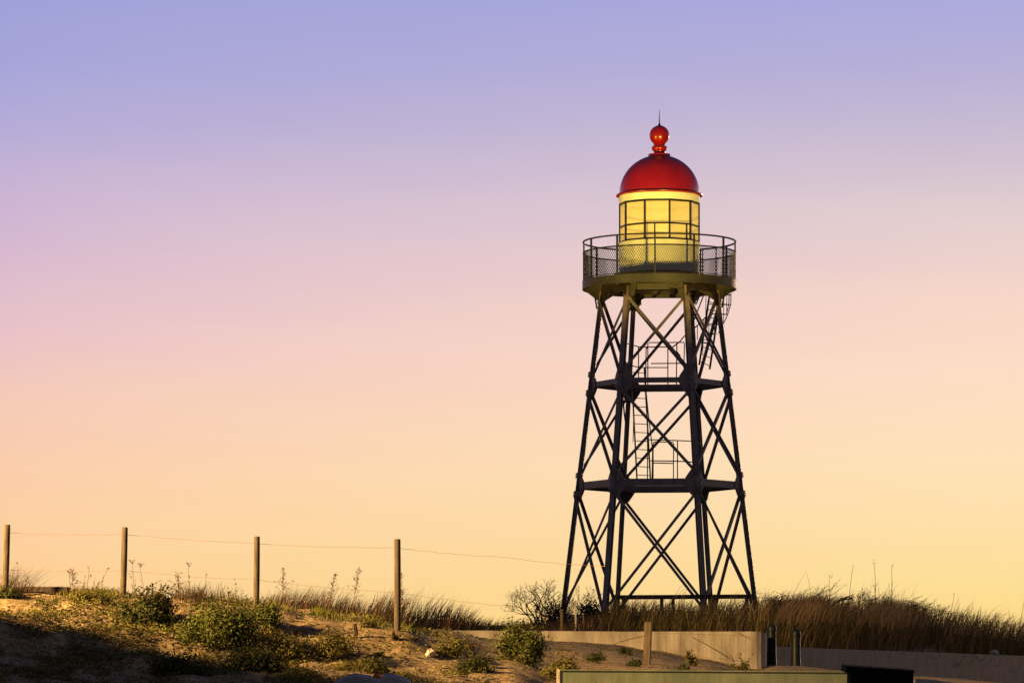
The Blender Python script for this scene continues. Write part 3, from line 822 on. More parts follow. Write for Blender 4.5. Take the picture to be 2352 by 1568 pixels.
# wispy dry grass on the left crest
mb = MB()
for i in range(1500):
    u = rng.random()
    xv = rng.choice([rng.gauss(455, 40), rng.gauss(440, 20), rng.uniform(400, 600), rng.gauss(25, 26), rng.uniform(60, 280)])
    d = rng.uniform(57.6, 59.2)
    p = G(xv, d); p.z -= .02
    hh = (.30 if 390 < xv < 560 else .16) * rng.uniform(.4, 1.25)
    if xv < 70: hh = rng.uniform(.2, .55)
    lx = rng.gauss(.12, .3) if xv > 70 else rng.gauss(.55, .35)
    blade(mb, p, hh, rng.uniform(.005, .010), Vector((lx * hh, rng.gauss(0, .15) * hh, 0)), rng.uniform(0, 3.14), rng.uniform(.1, .9))
tag(mb.build('dry_grass', M['marram']), 'thin wispy dry grass standing along the lit crest at left', 'grass', kind='stuff')
# fresh low growth on the sand
mb = MB()
patches = [(742, 1412, 26, 420), (800, 1422, 30, 140), (560, 1392, 30, 200), (250, 1385, 45, 420), (215, 1375, 45, 420), (160, 1372, 40, 300), (860, 1432, 26, 160), (925, 1440, 20, 120), (650, 1400, 40, 120), (480, 1400, 60, 200)]
for (cx, cy, sx, n) in patches:
    for i in range(n):
        xv = rng.gauss(cx, sx * .55); d = rng.gauss(58.6 if cy < 1400 else 59.0, .5)
        p = G(xv, d); p.z -= .01; hh = rng.uniform(.05, .17)
        blade(mb, p, hh, rng.uniform(.010, .022), Vector((rng.gauss(.1, .4) * hh, rng.gauss(0, .3) * hh, 0)), rng.uniform(0, 3.14), rng.uniform(.2, .9), 2)
tag(mb.build('dune_grass', M['lime']), 'fresh yellow green grass growing low on the lit sand', 'grass', kind='stuff')
# creeping litter and tiny plants
mb = MB()
for i in range(9000):
    xv = rng.uniform(-60, 1760); d = rng.uniform(50.5, 83) if xv > 900 else rng.uniform(50.5, 59)
    v = noise.noise((xv * .013, d * .5, 7.7))
    if rng.random() > .35 + 1.1 * v: continue
    p = G(xv, d)
    for k in range(rng.randint(2, 5)):
        q = p + Vector((rng.gauss(0, .04), rng.gauss(0, .05), rng.uniform(.0, .04)))
        leafq(mb, q, rng.uniform(.012, .035), Vector((rng.gauss(0, .7), rng.gauss(-.3, .5), 1)).normalized(), rng)
tag(mb.build('ground_litter', M['leaf_dark']), 'scattered dead leaves and creeping sprigs over the sand', 'plant litter', kind='stuff')
mb = MB()  # plant cover put in partly to deepen the shade on the left slope
for i in range(12500):
    xv = rng.uniform(-80, 700) if rng.random() < .72 else rng.uniform(600, 1130); d = rng.uniform(50.5, 57.8 if xv < 800 else 62)
    v = noise.noise((xv * .011 + d * .35, d * .9 - xv * .004, 2.7))
    if rng.random() > .42 + 1.6 * v: continue
    p = G(xv, d)
    for k in range(5):
        q = p + Vector((rng.gauss(0, .06), rng.gauss(0, .06), rng.uniform(.0, .07)))
        leafq(mb, q, rng.uniform(.016, .045), Vector((rng.gauss(0, .7), rng.gauss(-.3, .5), 1)).normalized(), rng)
tag(mb.build('creeping_plants', M['leaf_olive']), 'creeping plants thickened to darken the shaded slope at lower left', 'ground cover', kind='stuff')
# rough bank on the right
mb = MB()
bank_top = [(1370, 1385), (1400, 1362), (1500, 1364), (1650, 1366), (1760, 1364), (1850, 1362), (1960, 1362), (2050, 1374), (2120, 1384), (2200, 1392), (2300, 1408), (2360, 1422), (2500, 1440)]
def bank_d(xv, u):
    d0 = 88.3 if xv < 1775 else low_d(min(xv, 2420)) + .5
    return d0 + 26 * u
for i in range(21000):
    xv = rng.uniform(1372, 2480); d = bank_d(xv, rng.random() ** .8)
    x0 = (xv - CXV) * K * d
    c1 = .5 + .5 * noise.noise((x0 * .7, d * .25, 5.5))
    p = G(xv, d); p.z -= .03
    ztop = P(xv, interp(bank_top, xv) + (1 - c1) * 34 - 4, d).z
    hmax = min(1.5, max(.25, ztop - p.z))
    h = hmax * (.45 + .85 * rng.random() ** 1.7)
    if rng.random() < .03: h *= 1.3
    blade(mb, p, h, rng.uniform(.012, .028), Vector((rng.gauss(.22, .2) * h, rng.gauss(0, .15) * h, 0)), rng.uniform(0, 3.14), rng.uniform(.1, .7))
tag(mb.build('bank_grass', M['bankgrass']), 'tall rough brown grass covering the bank round the lighthouse foot', 'grass', kind='stuff')
mb = MB()
for i in range(2300):
    xv = rng.choice((rng.uniform(1400, 2400), rng.uniform(1740, 2400), rng.gauss(2035, 35), rng.gauss(1850, 40))); d = bank_d(xv, rng.uniform(.1, .95))
    p = G(xv, d); ztop = P(xv, interp(bank_top, xv) + rng.gauss(3, 11), d).z
    h = max(.4, ztop - p.z); b0 = .45 * h; p.z += b0; h -= b0
    if rng.random() < .05: h *= 1.7
    blade(mb, p, h, rng.uniform(.010, .018), Vector((rng.gauss(.38, .3) * h, rng.gauss(0, .2) * h, 0)), rng.uniform(-.5, .5), rng.uniform(.1, .9))
tag(mb.build('straw_wisps', M['straw']), 'golden feathery straw tips along the skyline of the right bank', 'grass', kind='stuff')
mb = MB()
for i in range(2600):
    xv = rng.uniform(1180, 1390); d = rng.uniform(86, 104)
    p = G(xv, d); p.z -= .02
    ztop = P(xv, interp([(1180, 1428), (1230, 1420), (1300, 1405), (1345, 1392), (1390, 1382)], xv), d).z
    h = max(.15, ztop - p.z) * rng.uniform(.4, 1.0)
    blade(mb, p, h, rng.uniform(.012, .022), Vector((rng.gauss(.15, .25) * h, rng.gauss(0, .15) * h, 0)), rng.uniform(0, 3.14), rng.uniform(.1, .8))
tag(mb.build('dead_grass', M['marram']), 'dark dead grass behind the concrete wall left of the lighthouse', 'grass', kind='stuff')

def bush(name, label, cat, xv, yb, d, wpx, hpx, n, leaf, mat, seed, group=None, spiky=0, skew=0, clumps=14, on_ground=True):
    rg = random.Random(seed); k = K * d
    base = G(xv, d)
    zb = P(xv, yb, d).z
    if not on_ground: base.z = zb
    w, h = wpx * k / 2, hpx * k
    t = thing(name, label, cat, base, group)
    st = MB(); fo = MB(); cl = []
    for i in range(clumps):
        a = rg.uniform(0, 6.28); r = math.sqrt(rg.random()); el = rg.random()
        rr = r * (1 - .45 * el * el)
        c = base + Vector((math.cos(a) * rr * w + skew * el * h, math.sin(a) * rr * w * .8, h * (.12 + .70 * el * (1 - .35 * r))))
        cl.append(c)
        b0 = base + Vector((rg.gauss(0, .06) * w, rg.gauss(0, .06) * w, -.03))
        st.tube([b0, b0.lerp(c, .5) + Vector((0, 0, .08 * h)), c], .012 * (h / .5) ** .5, 4, .004)
        for q in range(3):
            st.tube([c, c + Vector((rg.gauss(0, .2) * w, rg.gauss(0, .2) * w, rg.uniform(.0, .25) * h))], .004, 3, .002)
    for i in range(int(n * 1.35)):
        c = cl[int(rg.random() * clumps)]
        dv = Vector((rg.gauss(0, 1), rg.gauss(0, 1), rg.gauss(0, 1)))
        s = .15 + .13 * rg.random()
        p = c + Vector((dv.x * w * s, dv.y * w * s, dv.z * h * s * .8))
        p.z = max(p.z, ground_z(p.x, p.y) + .005)
        nn = (dv.normalized() + Vector((0, -.1, .5)) + Vector((rg.gauss(0, .5), rg.gauss(0, .5), rg.gauss(0, .5)))).normalized()
        leafq(fo, p, leaf * rg.uniform(.6, 1.3), nn, rg)
    for i in range(spiky):
        a = rg.uniform(0, 6.28); r = rg.random() ** .5
        p = base + Vector((math.cos(a) * r * w * .8, math.sin(a) * r * w * .6, h * rg.uniform(.5, .8)))
        tip = p + Vector((rg.gauss(.05, .12), rg.gauss(0, .06), rg.uniform(.10, .28)))
        st.tube([p, tip], .005, 3, .002)
        for q in range(9):
            u = p.lerp(tip, rg.random())
            leafq(fo, u, leaf * 1.1, Vector((rg.gauss(0, 1), rg.gauss(0, 1), rg.gauss(.3, .5))).normalized(), rg)
    if n > 1600:
        dr = MB()
        for i in range(n // 4):
            c = cl[int((rg.random() ** 2) * clumps)] ; q = Vector((rg.gauss(0, .2) * w, rg.gauss(0, .2) * w, rg.gauss(-.05, .16) * h)); p = c + q
            p.z = max(p.z, ground_z(p.x, p.y) + .005)
            leafq(dr, p, leaf * rg.uniform(.4, 1.0), Vector((rg.gauss(0, 1), rg.gauss(0, 1), rg.gauss(.3, .7))).normalized(), rg)
        for c in cl:
            b0 = base + Vector((rg.gauss(0, .04) * w, rg.gauss(0, .04) * w, 0)); dr.tube([b0, b0.lerp(c, .5) + Vector((0, 0, .06 * h)), c + Vector((0, 0, .12 * h))], .005, 3, .002)
        for i in range(14):
            a = cl[i % clumps]; q = a + Vector((rg.gauss(.05, .2) * w, rg.gauss(0, .15) * w, rg.uniform(.1, .4) * h)); dr.tube([a, a.lerp(q, .5) + Vector((rg.gauss(0, .01), 0, .01)), q], .005, 3, .0015)
        dr.build('dry_sprigs', M['leaf_brown'], t, base)
    fo.build('foliage', M[mat], t, base); st.build('stems', M['bark'], t, base)
    return t
SG = 'shrubs on the dune'
bush('shrub', 'dark spiky green shrub at the foot of the second fence post', 'shrub', 338, 1425, 56.9, 130, 82, 2800, .030, 'leaf_dark', 1, SG, 26, clumps=18)
bush('shrub', 'broad mid green shrub spreading over the dark slope between second and third posts', 'shrub', 505, 1490, 56.1, 185, 125, 4400, .030, 'leaf_mid', 2, SG, 10, clumps=26)
bush('shrub', 'leafy green shrub right below the third fence post', 'shrub', 615, 1440, 57.2, 85, 58, 1500, .028, 'leaf_mid', 3, SG, 4)
bush('shrub', 'dark low shrub at the bottom under the broad green one', 'shrub', 580, 1530, 54.9, 150, 70, 2200, .028, 'leaf_dark', 4, SG, 0, clumps=18)
bush('shrub', 'olive brown shrub on the sand halfway between third and fourth posts', 'shrub', 762, 1515, 56.2, 112, 60, 1700, .024, 'leaf_olive', 5, SG, 8)
bush('shrub', 'low olive shrub just above the notched grey slab', 'shrub', 842, 1540, 55.0, 112, 40, 1500, .024, 'leaf_olive', 6, SG, 4)
bush('shrub', 'large round green bush on the sand in front of the concrete wall', 'shrub', 1195, 1545, 59.5, 120, 98, 3800, .028, 'leaf_mid', 7, SG, 6, clumps=24)
bush('shrub', 'low olive shrub right of the pale paper scrap', 'shrub', 1033, 1520, 57.2, 78, 42, 1300, .022, 'leaf_olive', 8, SG, 6)
bush('shrub', 'dark olive shrub left of the big round bush near the bottom', 'shrub', 1085, 1555, 56.2, 84, 48, 1500, .022, 'leaf_dark', 9, SG, 6)
bush('shrub', 'yellow green clump behind the left end of the green barrier', 'shrub', 1297, 1560, 58.0, 86, 58, 1500, .026, 'leaf_olive', 10, SG, 6)
bush('shrub', 'dark scrub at the bottom edge on the shaded slope', 'shrub', 400, 1578, 53.6, 160, 62, 2000, .028, 'leaf_dark', 41, SG, 4, clumps=18)
bush('shrub', 'olive scrub filling the slope below the third post', 'shrub', 655, 1508, 56.0, 115, 58, 1900, .024, 'leaf_olive', 42, SG, 8, clumps=18)
bush('shrub', 'ragged olive shrub at the bottom left of the notched grey slab', 'shrub', 690, 1566, 54.0, 100, 46, 1500, .024, 'leaf_olive', 43, SG, 6, clumps=14)
bush('shrub', 'dry upright plant before the wall right of the square post', 'shrub', 1587, 1522, 72.0, 24, 44, 420, .028, 'leaf_olive', 12, SG, 0, clumps=7)
bush('shrub', 'small dark plant on the sand left of the square post', 'shrub', 1437, 1500, 74.0, 32, 20, 360, .026, 'leaf_dark', 13, SG, 0, clumps=7)
bush('shrub', 'yellow green tuft at the base of the wall near its rounded end', 'shrub', 1700, 1540, 74.0, 46, 24, 420, .030, 'leaf_olive', 14, SG, 4, clumps=7)
bush('shrub', 'dark low clump behind the green barrier left of the square post', 'shrub', 1372, 1536, 66.0, 52, 24, 600, .024, 'leaf_dark', 15, SG, 0, clumps=9)
bush('shrub', 'dark low clump touching the foot of the square post', 'shrub', 1458, 1537, 66.0, 32, 22, 420, .024, 'leaf_dark', 16, SG, 0, clumps=7)
bush('shrub', 'small dark clump behind the green barrier right of the square post', 'shrub', 1573, 1537, 67.0, 24, 14, 260, .024, 'leaf_dark', 17, SG, 0, clumps=6)
bush('shrub', 'small bright green plant immediately right of the fourth fence post', 'shrub', 941, 1444, 58.6, 28, 24, 420, .024, 'leaf_mid', 18, SG, 0, clumps=7)
bush('shrub', 'dark tuft on the sand below the fourth fence post', 'shrub', 906, 1472, 57.4, 20, 22, 300, .02, 'leaf_brown', 19, SG, 0, clumps=6)
bush('shrub', 'rusty brown tuft on the sand below the third post', 'shrub', 684, 1444, 57.2, 24, 16, 300, .02, 'leaf_brown', 20, SG, 0, clumps=6)
bush('shrub', 'olive tuft on the sand left of the fourth post', 'shrub', 845, 1446, 57.9, 34, 18, 380, .02, 'leaf_olive', 21, SG, 0, clumps=7)
bush('shrub', 'small brown tuft on the sand right below the small bright green plant', 'shrub', 950, 1462, 57.6, 20, 14, 220, .02, 'leaf_brown', 22, SG, 0, clumps=5)
bush('shrub', 'sparse olive sprig on the bare sand below the upright fourth post', 'shrub', 870, 1497, 56.6, 26, 14, 220, .02, 'leaf_olive', 23, SG, 0, clumps=5)
bush('shrub', 'green tuft with grass stems at the foot of the first fence post', 'shrub', 22, 1372, 57.8, 66, 34, 900, .024, 'leaf_dark', 24, SG, 0, clumps=10)
bush('shrub', 'yellowish creeping plant on the crest left of the second post', 'shrub', 205, 1392, 57.7, 90, 28, 1300, .02, 'leaf_olive', 25, SG, 8, clumps=14)
bush('shrub', 'brown dry tuft under the wall between paper scrap and big round bush', 'shrub', 1078, 1478, 60, 24, 16, 280, .02, 'leaf_brown', 26, SG, 0, clumps=6)
bush('shrub', 'black evergreen shrub between the two left lighthouse legs', 'shrub', 1362, 1440, 121.0, 80, 75, 1500, .06, 'leaf_dark', 27, SG, 18, clumps=16)

def branchy(name, label, xv, d, wpx, hpx, seed, mat='twig', depth=5, r0=.03, n0=5, group=None, cat='shrub', sp=.55):
    rg = random.Random(seed); k = K * d; base = G(xv, d); H = hpx * k
    t = thing(name, label, cat, base, group)
    br = MB(); tw = MB()
    def grow(p, dr, L, r, dep):
        pts = [p]; q = p
        for i in range(3):
            dr = (dr + Vector((rg.gauss(0, .16), rg.gauss(0, .16), rg.gauss(.04, .1)))).normalized()
            q = q + dr * L / 3; pts.append(q)
        (br if dep > depth - 2 else tw).tube(pts, r, 5 if dep > depth - 2 else 3, r * .65)
        if dep == 0: return
        for i in range(rg.randint(2, 3)):
            nd_ = (dr + Vector((rg.gauss(0, sp), rg.gauss(0, sp), rg.gauss(.1, sp * .7)))).normalized()
            s = pts[rg.choice([2, 3, 3])]
            grow(s, nd_, L * rg.uniform(.6, .85), max(r * .6, .004), dep - 1)
    aspect = wpx / hpx
    for i in range(n0):
        u = (i + .5) / n0 * 2 - 1
        grow(base + Vector((u * .15, 0, -.05)), Vector((u * aspect * .9 + rg.gauss(0, .1), rg.gauss(0, .3), 1)).normalized(), H * .34, r0, depth)
    br.build('branches', M['bark'], t, base); tw.build('twigs', M[mat], t, base)
    return t
branchy('bare_shrub', 'large leafless thorny shrub left of the lighthouse legs against the sky', 1246, 116, 150, 118, 31, r0=.035, n0=6, group='leafless shrubs')
bush('shrub', 'wide brown dry bush low behind the wall left of the lighthouse', 'shrub', 1262, 1446, 113, 130, 64, 2600, .035, 'leaf_brown', 51, 'dry bushes on the skyline', 20, clumps=22)
branchy('bare_shrub', 'leafless arching shrub between the two left lighthouse legs', 1338, 118.5, 100, 105, 33, r0=.03, n0=4, group='leafless shrubs')
branchy('bare_shrub', 'leafless scrub on the bank just right of the right lighthouse leg', 1800, 112, 110, 82, 35, r0=.025, n0=6, depth=4, group='leafless shrubs')
branchy('bare_shrub', 'dark twisted leafless scrub on the bank before the tall dry stems', 1925, 112, 90, 86, 37, r0=.03, n0=5, depth=4, group='leafless shrubs')
branchy('bare_shrub', 'leafless scrub on the bank right of the tall dry stems', 2145, 114, 100, 66, 39, r0=.022, n0=6, depth=4, group='leafless shrubs')
branchy('bare_shrub', 'pale dry scrub at the foot of the right lighthouse leg', 1742, 114, 30, 110, 41, r0=.014, n0=3, depth=3, group='leafless shrubs', sp=.3)
# thorny scrub mixed into the bank
mb = MB(); rg = random.Random(77)
for i in range(150):
    xv = rg.choice((rg.gauss(1790, 22), rg.gauss(1880, 25), rg.uniform(1745, 2360), rg.gauss(2020, 30), rg.gauss(2105, 25))); d = bank_d(xv, rg.uniform(.4, .9))
    yt = interp(bank_top, xv) + rg.gauss(12, 9)
    p = P(xv, yt + rg.uniform(18, 34), d)
    for q in range(4):
        dr = Vector((rg.gauss(.15, .5), rg.gauss(0, .3), 1)).normalized(); L_ = (P(xv, yt, d).z - p.z) * rg.uniform(.6, 1.15)
        m1 = p + dr * L_ * .5 + Vector((rg.gauss(0, .05), 0, 0)); e = p + dr * L_ + Vector((rg.gauss(.03, .09), 0, 0))
        mb.tube([p, m1, e], .010, 3, .003)
        for w_ in range(5):
            u = m1.lerp(e, rg.random()); t2 = u + Vector((rg.gauss(.05, .12), rg.gauss(0, .06), rg.uniform(-.02, .15)))
            mb.tube([u, t2], .005, 3, .002)
            for z in range(2): leafq(mb, u.lerp(t2, rg.random()), rg.uniform(.010, .025), Vector((rg.gauss(0, 1), rg.gauss(0, 1), rg.gauss(0, 1))).normalized(), rg)
tag(mb.build('bank_scrub', M['leaf_brown']), 'tangled thorny scrub breaking the skyline of the right bank', 'scrub', kind='stuff')
# driftwood branch
b = MB(); dd = 107
for seed in range(7):
    rg = random.Random(seed + 60)
    b.tube([P(1915, 1386, dd), P(1932, 1376 + rg.uniform(-2, 2), dd + rg.uniform(-.2, .2)), P(1950, 1369 + rg.uniform(-3, 6), dd + rg.uniform(-.3, .3)), P(1958 + rg.uniform(0, 9), 1364 + seed * 3, dd + rg.uniform(-.3, .3))], .026, 5, .008)
tag(b.build('dead_branch', M['bark'], None, P(1935, 1380, dd)), 'dark broken branch poking out of the bank grass', 'branch')

def stalk(label, xv, yb, d, yt, lean, seed, style='seed', name='weed_stalk', mat='leaf_brown', group='tall dry weed stalks'):
    rg = random.Random(seed); base = P(xv, yb, d)
    gz = ground_z(base.x, d); base.z = min(base.z, gz)
    top = P(xv + lean, yt, d); H = top.z - base.z; kx = d / 58
    t = thing(name, label, 'weed', base, group)
    st = MB(); hd = MB()
    pts = []
    for i in range(7):
        u = i / 6
        pts.append(base.lerp(top, u) + Vector((math.sin(u * 5 + seed) * .012 * kx, 0, 0)))
    st.tube(pts, .007 * kx, 4, .003 * kx)
    def cl(p, n, s, ls):
        for q in range(n):
            leafq(hd, p + Vector((rg.gauss(0, s), rg.gauss(0, s), rg.gauss(0, s))), ls * rg.uniform(.6, 1.2), Vector((rg.gauss(0, 1), rg.gauss(0, 1), rg.gauss(0, 1))).normalized(), rg)
    if style == 'seed':
        for i in range(26):
            u = rg.uniform(.45, .95); p = base.lerp(top, u)
            e = p + Vector((rg.gauss(0, .03) * kx, rg.gauss(0, .03), .03 * kx)); st.tube([p, e], .003 * kx, 3)
            cl(e, 4, .010 * kx, .014 * kx)
        for i in range(4):
            u = rg.uniform(.15, .6); p = base.lerp(top, u); e = p + Vector((rg.choice((-1, 1)) * rg.uniform(.06, .16), rg.gauss(0, .04), rg.uniform(.03, .12))) * kx
            st.tube([p, p.lerp(e, .5) + Vector((0, 0, .015)), e], .004 * kx, 3, .002); cl(e, 8, .014 * kx, .013 * kx)
    elif style == 'umbel':
        for i in range(9):
            e = top + Vector((rg.uniform(-.05, .05), rg.gauss(0, .03), rg.uniform(.01, .035))); st.tube([top - Vector((0, 0, .03)), e], .0025, 3); cl(e, 3, .006, .010)
        for i in range(6):
            p = base.lerp(top, rg.uniform(.1, .7)); e = p + Vector((rg.uniform(-.05, .05), 0, .04)); st.tube([p, e], .003, 3); cl(e, 2, .006, .014)
    elif style == 'bud':
        cl(top, 12, .008, .012)
        for i in range(4):
            p = base.lerp(top, rg.uniform(.1, .6)); cl(p, 2, .01, .016)
    elif style == 'stick':
        for i in range(9):
            p = base.lerp(top, rg.uniform(.1, .9)); e = p + Vector((rg.gauss(.04, .09), rg.gauss(0, .05), rg.uniform(.08, .28))) * kx
            st.tube([p, e], .004 * kx, 3, .002 * kx)
            if rg.random() < .6: cl(e, 5, .02 * kx, .012 * kx)
        cl(top, 10, .02 * kx, .012 * kx)
    st.build('stem', M['twig'], t, base); hd.build('seed_head', M[mat], t, base)
stalk('tallest dark seed stalk just right of the third post', 651, 1372, 60.5, 1303, 0, 1)
stalk('slanting dark seed stalk between third and fourth posts', 752, 1372, 60.5, 1317, 18, 2)
stalk('dark forked seed stalk with a drooping tip left of the fourth post', 809, 1378, 60.5, 1300, 16, 3)
stalk('thin dark stalk touching the right side of the fourth post', 921, 1400, 60.5, 1312, 1, 4, 'seed')
stalk('flat headed dry flower stalk right of the second post', 305, 1362, 57.8, 1290, -1, 5, 'umbel')
stalk('branched dry flower stalk above the dark spiky shrub', 332, 1352, 57.6, 1297, -9, 6, 'umbel')
stalk('pale flower stalk with a round top left of the second post', 163, 1365, 58.2, 1314, -3, 7, 'umbel')
stalk('dark leafy stalk beside the pale flower stalk on the crest', 170, 1368, 58.2, 1306, -3, 8, 'seed')
stalk('single bud stalk near the first post', 46, 1358, 58.4, 1292, -7, 9, 'bud')
stalk('thin bud stalk between plank and second post', 200, 1365, 58.4, 1302, 3, 10, 'bud')
stalk('leaning stalk crossing another one left of the second post', 208, 1368, 58.2, 1305, 40, 11, 'bud')
stalk('leafy stalk above the gap right of the spiky shrub', 408, 1372, 57.8, 1314, 2, 12, 'seed')
stalk('tall branched stalk in the wispy grass between second and third posts', 433, 1372, 58, 1297, 2, 13, 'umbel')
stalk('round topped stalk in the wispy grass left of the third post', 474, 1380, 58, 1319, 0, 14, 'bud')
stalk('curly stalk in the wispy grass just left of the third post', 544, 1385, 58.4, 1340, -3, 15, 'bud')
stalk('pale furry stalk standing in front of the dark marram right of the fourth post', 1030, 1443, 62, 1421, 1, 16, 'bud')
stalk('tall feathery dry stem on the right bank, the left one of a pair', 2012, 1385, 110, 1292, -4, 17, 'stick', mat='bankgrass')
stalk('tall dry stem on the right bank, the right one of a pair', 2042, 1385, 110, 1300, 8, 18, 'stick', mat='bankgrass')
stalk('slim dry stem rising above the scrub right of the lighthouse', 1903, 1385, 110, 1320, 4, 19, 'stick', mat='bankgrass')
stalk('slim leaning dry stem left of the feathery pair', 1942, 1385, 110, 1298, 18, 20, 'bud', mat='bankgrass')
stalk('lone thin stem on the far right of the bank', 2175, 1410, 114, 1362, 16, 21, 'bud', mat='bankgrass')
stalk('slanting stem at the right edge of the bank', 2330, 1430, 124, 1372, 22, 22, 'bud', mat='bankgrass')

# ------------------------------------------------------------------ camera
cd = bpy.data.cameras.new('camera'); cam = bpy.data.objects.new('camera', cd); COL.objects.link(cam)
cam.location = (0, 0, EYE); cam.rotation_euler = (R(90), 0, 0)
cd.sensor_width = 36; cd.lens = 18 / (CXV * K); cd.shift_y = (HOR - 784) / 2352
cd.clip_end = 20000; cd.clip_start = .5
sc.camera = cam

# ------------------------------------------------------------------ light
def aim(o, target):
    o.rotation_euler = (Vector(target) - o.location).to_track_quat('-Z', 'Y').to_euler()
SUN_EL, SUN_AZ = R(4), R(24)        # low glow just outside the frame at the right
sl = bpy.data.lights.new('sun', 'SUN'); so = bpy.data.objects.new('sun', sl); COL.objects.link(so)
sl.energy = .5; sl.angle = R(3); sl.color = (1, .62, .36)
so.location = (0, 0, 60)
sdv = Vector((math.sin(SUN_AZ) * math.cos(SUN_EL), math.cos(SUN_AZ) * math.cos(SUN_EL), math.sin(SUN_EL)))
so.rotation_euler = sdv.to_track_quat('Z', 'Y').to_euler()

def spot(name, loc, target, power, col, cone, blend, radius):
    l = bpy.data.lights.new(name, 'SPOT'); o = bpy.data.objects.new(name, l); COL.objects.link(o)
    l.energy = power; l.color = col; l.spot_size = R(cone); l.spot_blend = blend; l.shadow_soft_size = radius
    o.location = loc; aim(o, target); return o
LC = Vector((TX, TD, zt(470)))
spot('floodlight', (9.6, 84.0, 2.0), LC, 78000, (1, .70, .11), 12.4, .9, .25)
spot('floodlight', (-21, 95, 3.6), LC, 45000, (1, .70, .11), 12.4, .9, .25)
spot('street_light', (-24, 49, 12.0), (-1, 66, 1.5), 150000, (1, .60, .20), 54, .55, .8)
pl_ = bpy.data.lights.new('lantern_lamp', 'POINT'); po = bpy.data.objects.new('lantern_lamp', pl_); COL.objects.link(po)
pl_.energy = 65; pl_.color = (1, .84, .42); pl_.shadow_soft_size = .15; po.location = TC + Vector((0, 0, ZS + .55))

# ------------------------------------------------------------------ world: dusk gradient round the compass
def lin(c):
    return tuple(((v / 255) / 12.92 if v / 255 <= .04045 else ((v / 255 + .055) / 1.055) ** 2.4) for v in c)
w = bpy.data.worlds.new('World'); sc.world = w; w.use_nodes = True
nt = w.node_tree; nt.nodes.clear(); L = nt.links.new
def nd_(t, **kw):
    n = nt.nodes.new(t)
    for k, v in kw.items(): setattr(n, k, v)
    return n
def math_(op, a, b=None, clamp=False):
    n = nd_('ShaderNodeMath', operation=op); n.use_clamp = clamp
    for i, v in enumerate((a, b)):
        if v is None: continue
        if isinstance(v, (int, float)): n.inputs[i].default_value = v
        else: L(v, n.inputs[i])
    return n.outputs[0]
tc = nd_('ShaderNodeTexCoord'); sp_ = nd_('ShaderNodeSeparateXYZ'); L(tc.outputs['Generated'], sp_.inputs[0])
X, Y, Z = sp_.outputs
hyp = math_('SQRT', math_('ADD', math_('MULTIPLY', X, X), math_('MULTIPLY', Y, Y)))
elev = math_('DIVIDE', Z, math_('MAXIMUM', hyp, 1e-4))
az = math_('ARCTAN2', X, Y)
pos = math_('DIVIDE', elev, .40, True)
def ramp(stops):
    r = nd_('ShaderNodeValToRGB'); e = r.color_ramp.elements
    while len(e) < len(stops): e.new(.5)
    for i, (p, c) in enumerate(stops): e[i].position = p; e[i].color = (*c, 1)
    L(pos, r.inputs['Fac']); return r.outputs['Color']
def stops(rows, zen):
    out = []
    for y, c in rows:
        e = (HOR - y * .5742) * K
        out.append((max(0, e) / .40, lin(c)))
    out.sort(key=lambda t: t[0])
    out += [(.62, lin((104, 110, 172))), (1.0, zen)]
    return out
ZEN = (.035, .045, .12)
left = ramp(stops([(0, (158, 160, 215)), (268, (165, 164, 218)), (536, (181, 171, 216)), (800, (203, 179, 213)), (1070, (217, 184, 207)), (1340, (232, 193, 200)), (1600, (244, 199, 182)), (1875, (251, 205, 172)), (2090, (253, 206, 160)), (2400, (254, 205, 145)), (2731, (250, 190, 110))], ZEN))
right = ramp(stops([(0, (172, 170, 222)), (300, (185, 177, 215)), (600, (206, 191, 209)), (900, (229, 207, 207)), (1200, (247, 214, 200)), (1500, (253, 221, 197)), (1875, (254, 226, 183)), (2340, (254, 222, 150)), (2731, (253, 208, 110))], ZEN))
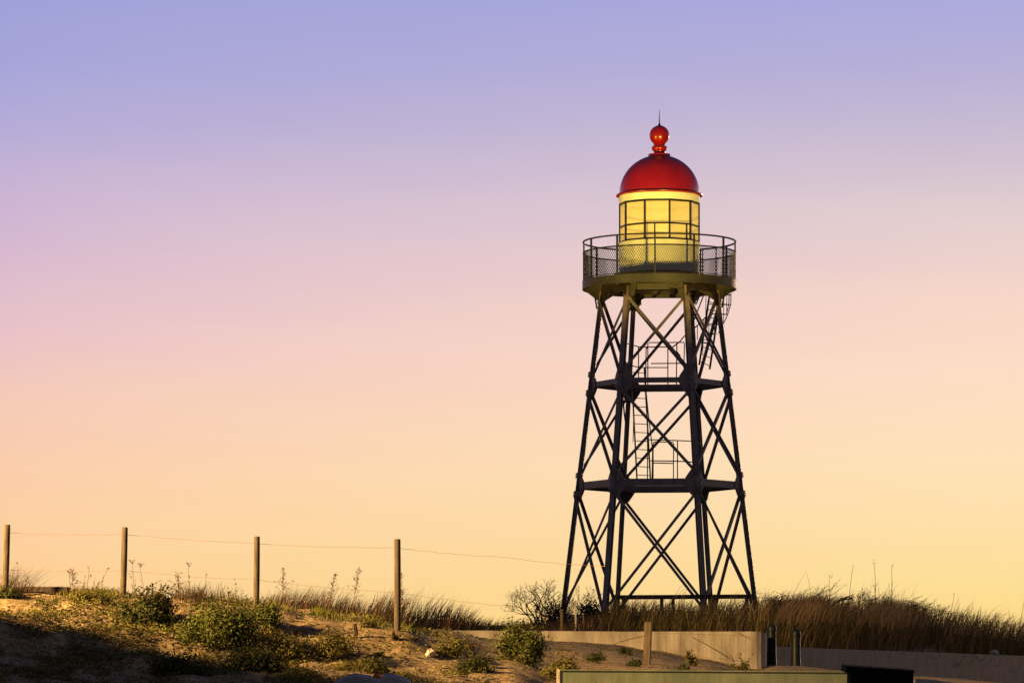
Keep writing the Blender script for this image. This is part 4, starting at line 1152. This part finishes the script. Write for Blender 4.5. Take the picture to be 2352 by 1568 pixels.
# faint cloud streaks shift the mix a little
mixf = math_('ADD', math_('POWER', math_('ADD', math_('DIVIDE', az, .2714), .5, True), .7), .02)
st = nd_('ShaderNodeTexNoise'); st.inputs['Scale'].default_value = 3.0; st.inputs['Detail'].default_value = 3
mp = nd_('ShaderNodeMapping'); mp.inputs['Scale'].default_value = (3, 1, 26); mp.inputs['Rotation'].default_value = (0, R(6), 0)
L(tc.outputs['Generated'], mp.inputs['Vector']); L(mp.outputs['Vector'], st.inputs['Vector'])
mixf = math_('ADD', mixf, math_('MULTIPLY', math_('SUBTRACT', st.outputs['Fac'], .5), .34), True)
glow = nd_('ShaderNodeMix', data_type='RGBA'); L(mixf, glow.inputs[0]); L(left, glow.inputs[6]); L(right, glow.inputs[7])
sky = nd_('ShaderNodeTexSky', sky_type='NISHITA'); sky.sun_disc = False; sky.sun_elevation = SUN_EL; sky.sun_rotation = SUN_AZ
# the afterglow fills the sector round the sunset; the rest of the sky is dusk
absaz = math_('ABSOLUTE', math_('SUBTRACT', az, .12))
sect = nd_('ShaderNodeMapRange', interpolation_type='SMOOTHSTEP'); sect.inputs[1].default_value = .45; sect.inputs[2].default_value = 1.5; sect.inputs[3].default_value = 1; sect.inputs[4].default_value = 0
L(absaz, sect.inputs[0])
b1 = nd_('ShaderNodeBackground'); L(glow.outputs[2], b1.inputs[0]); b1.inputs[1].default_value = 1
b2 = nd_('ShaderNodeBackground'); L(sky.outputs[0], b2.inputs[0]); b2.inputs[1].default_value = .03
b3 = nd_('ShaderNodeBackground'); b3.inputs[0].default_value = (.065, .058, .098, 1); b3.inputs[1].default_value = 1
ad = nd_('ShaderNodeAddShader'); L(b2.outputs[0], ad.inputs[0]); L(b3.outputs[0], ad.inputs[1])
ms = nd_('ShaderNodeMixShader'); L(sect.outputs[0], ms.inputs[0]); L(ad.outputs[0], ms.inputs[1]); L(b1.outputs[0], ms.inputs[2])
wo = nd_('ShaderNodeOutputWorld'); L(ms.outputs[0], wo.inputs['Surface'])

sc.view_settings.view_transform = 'Standard'; sc.view_settings.look = 'None'
sc.view_settings.exposure = 0; sc.view_settings.gamma = 1
sc.render.engine = 'CYCLES'
sc.cycles.use_denoising = True
sc.cycles.max_bounces = 6; sc.cycles.transparent_max_bounces = 12
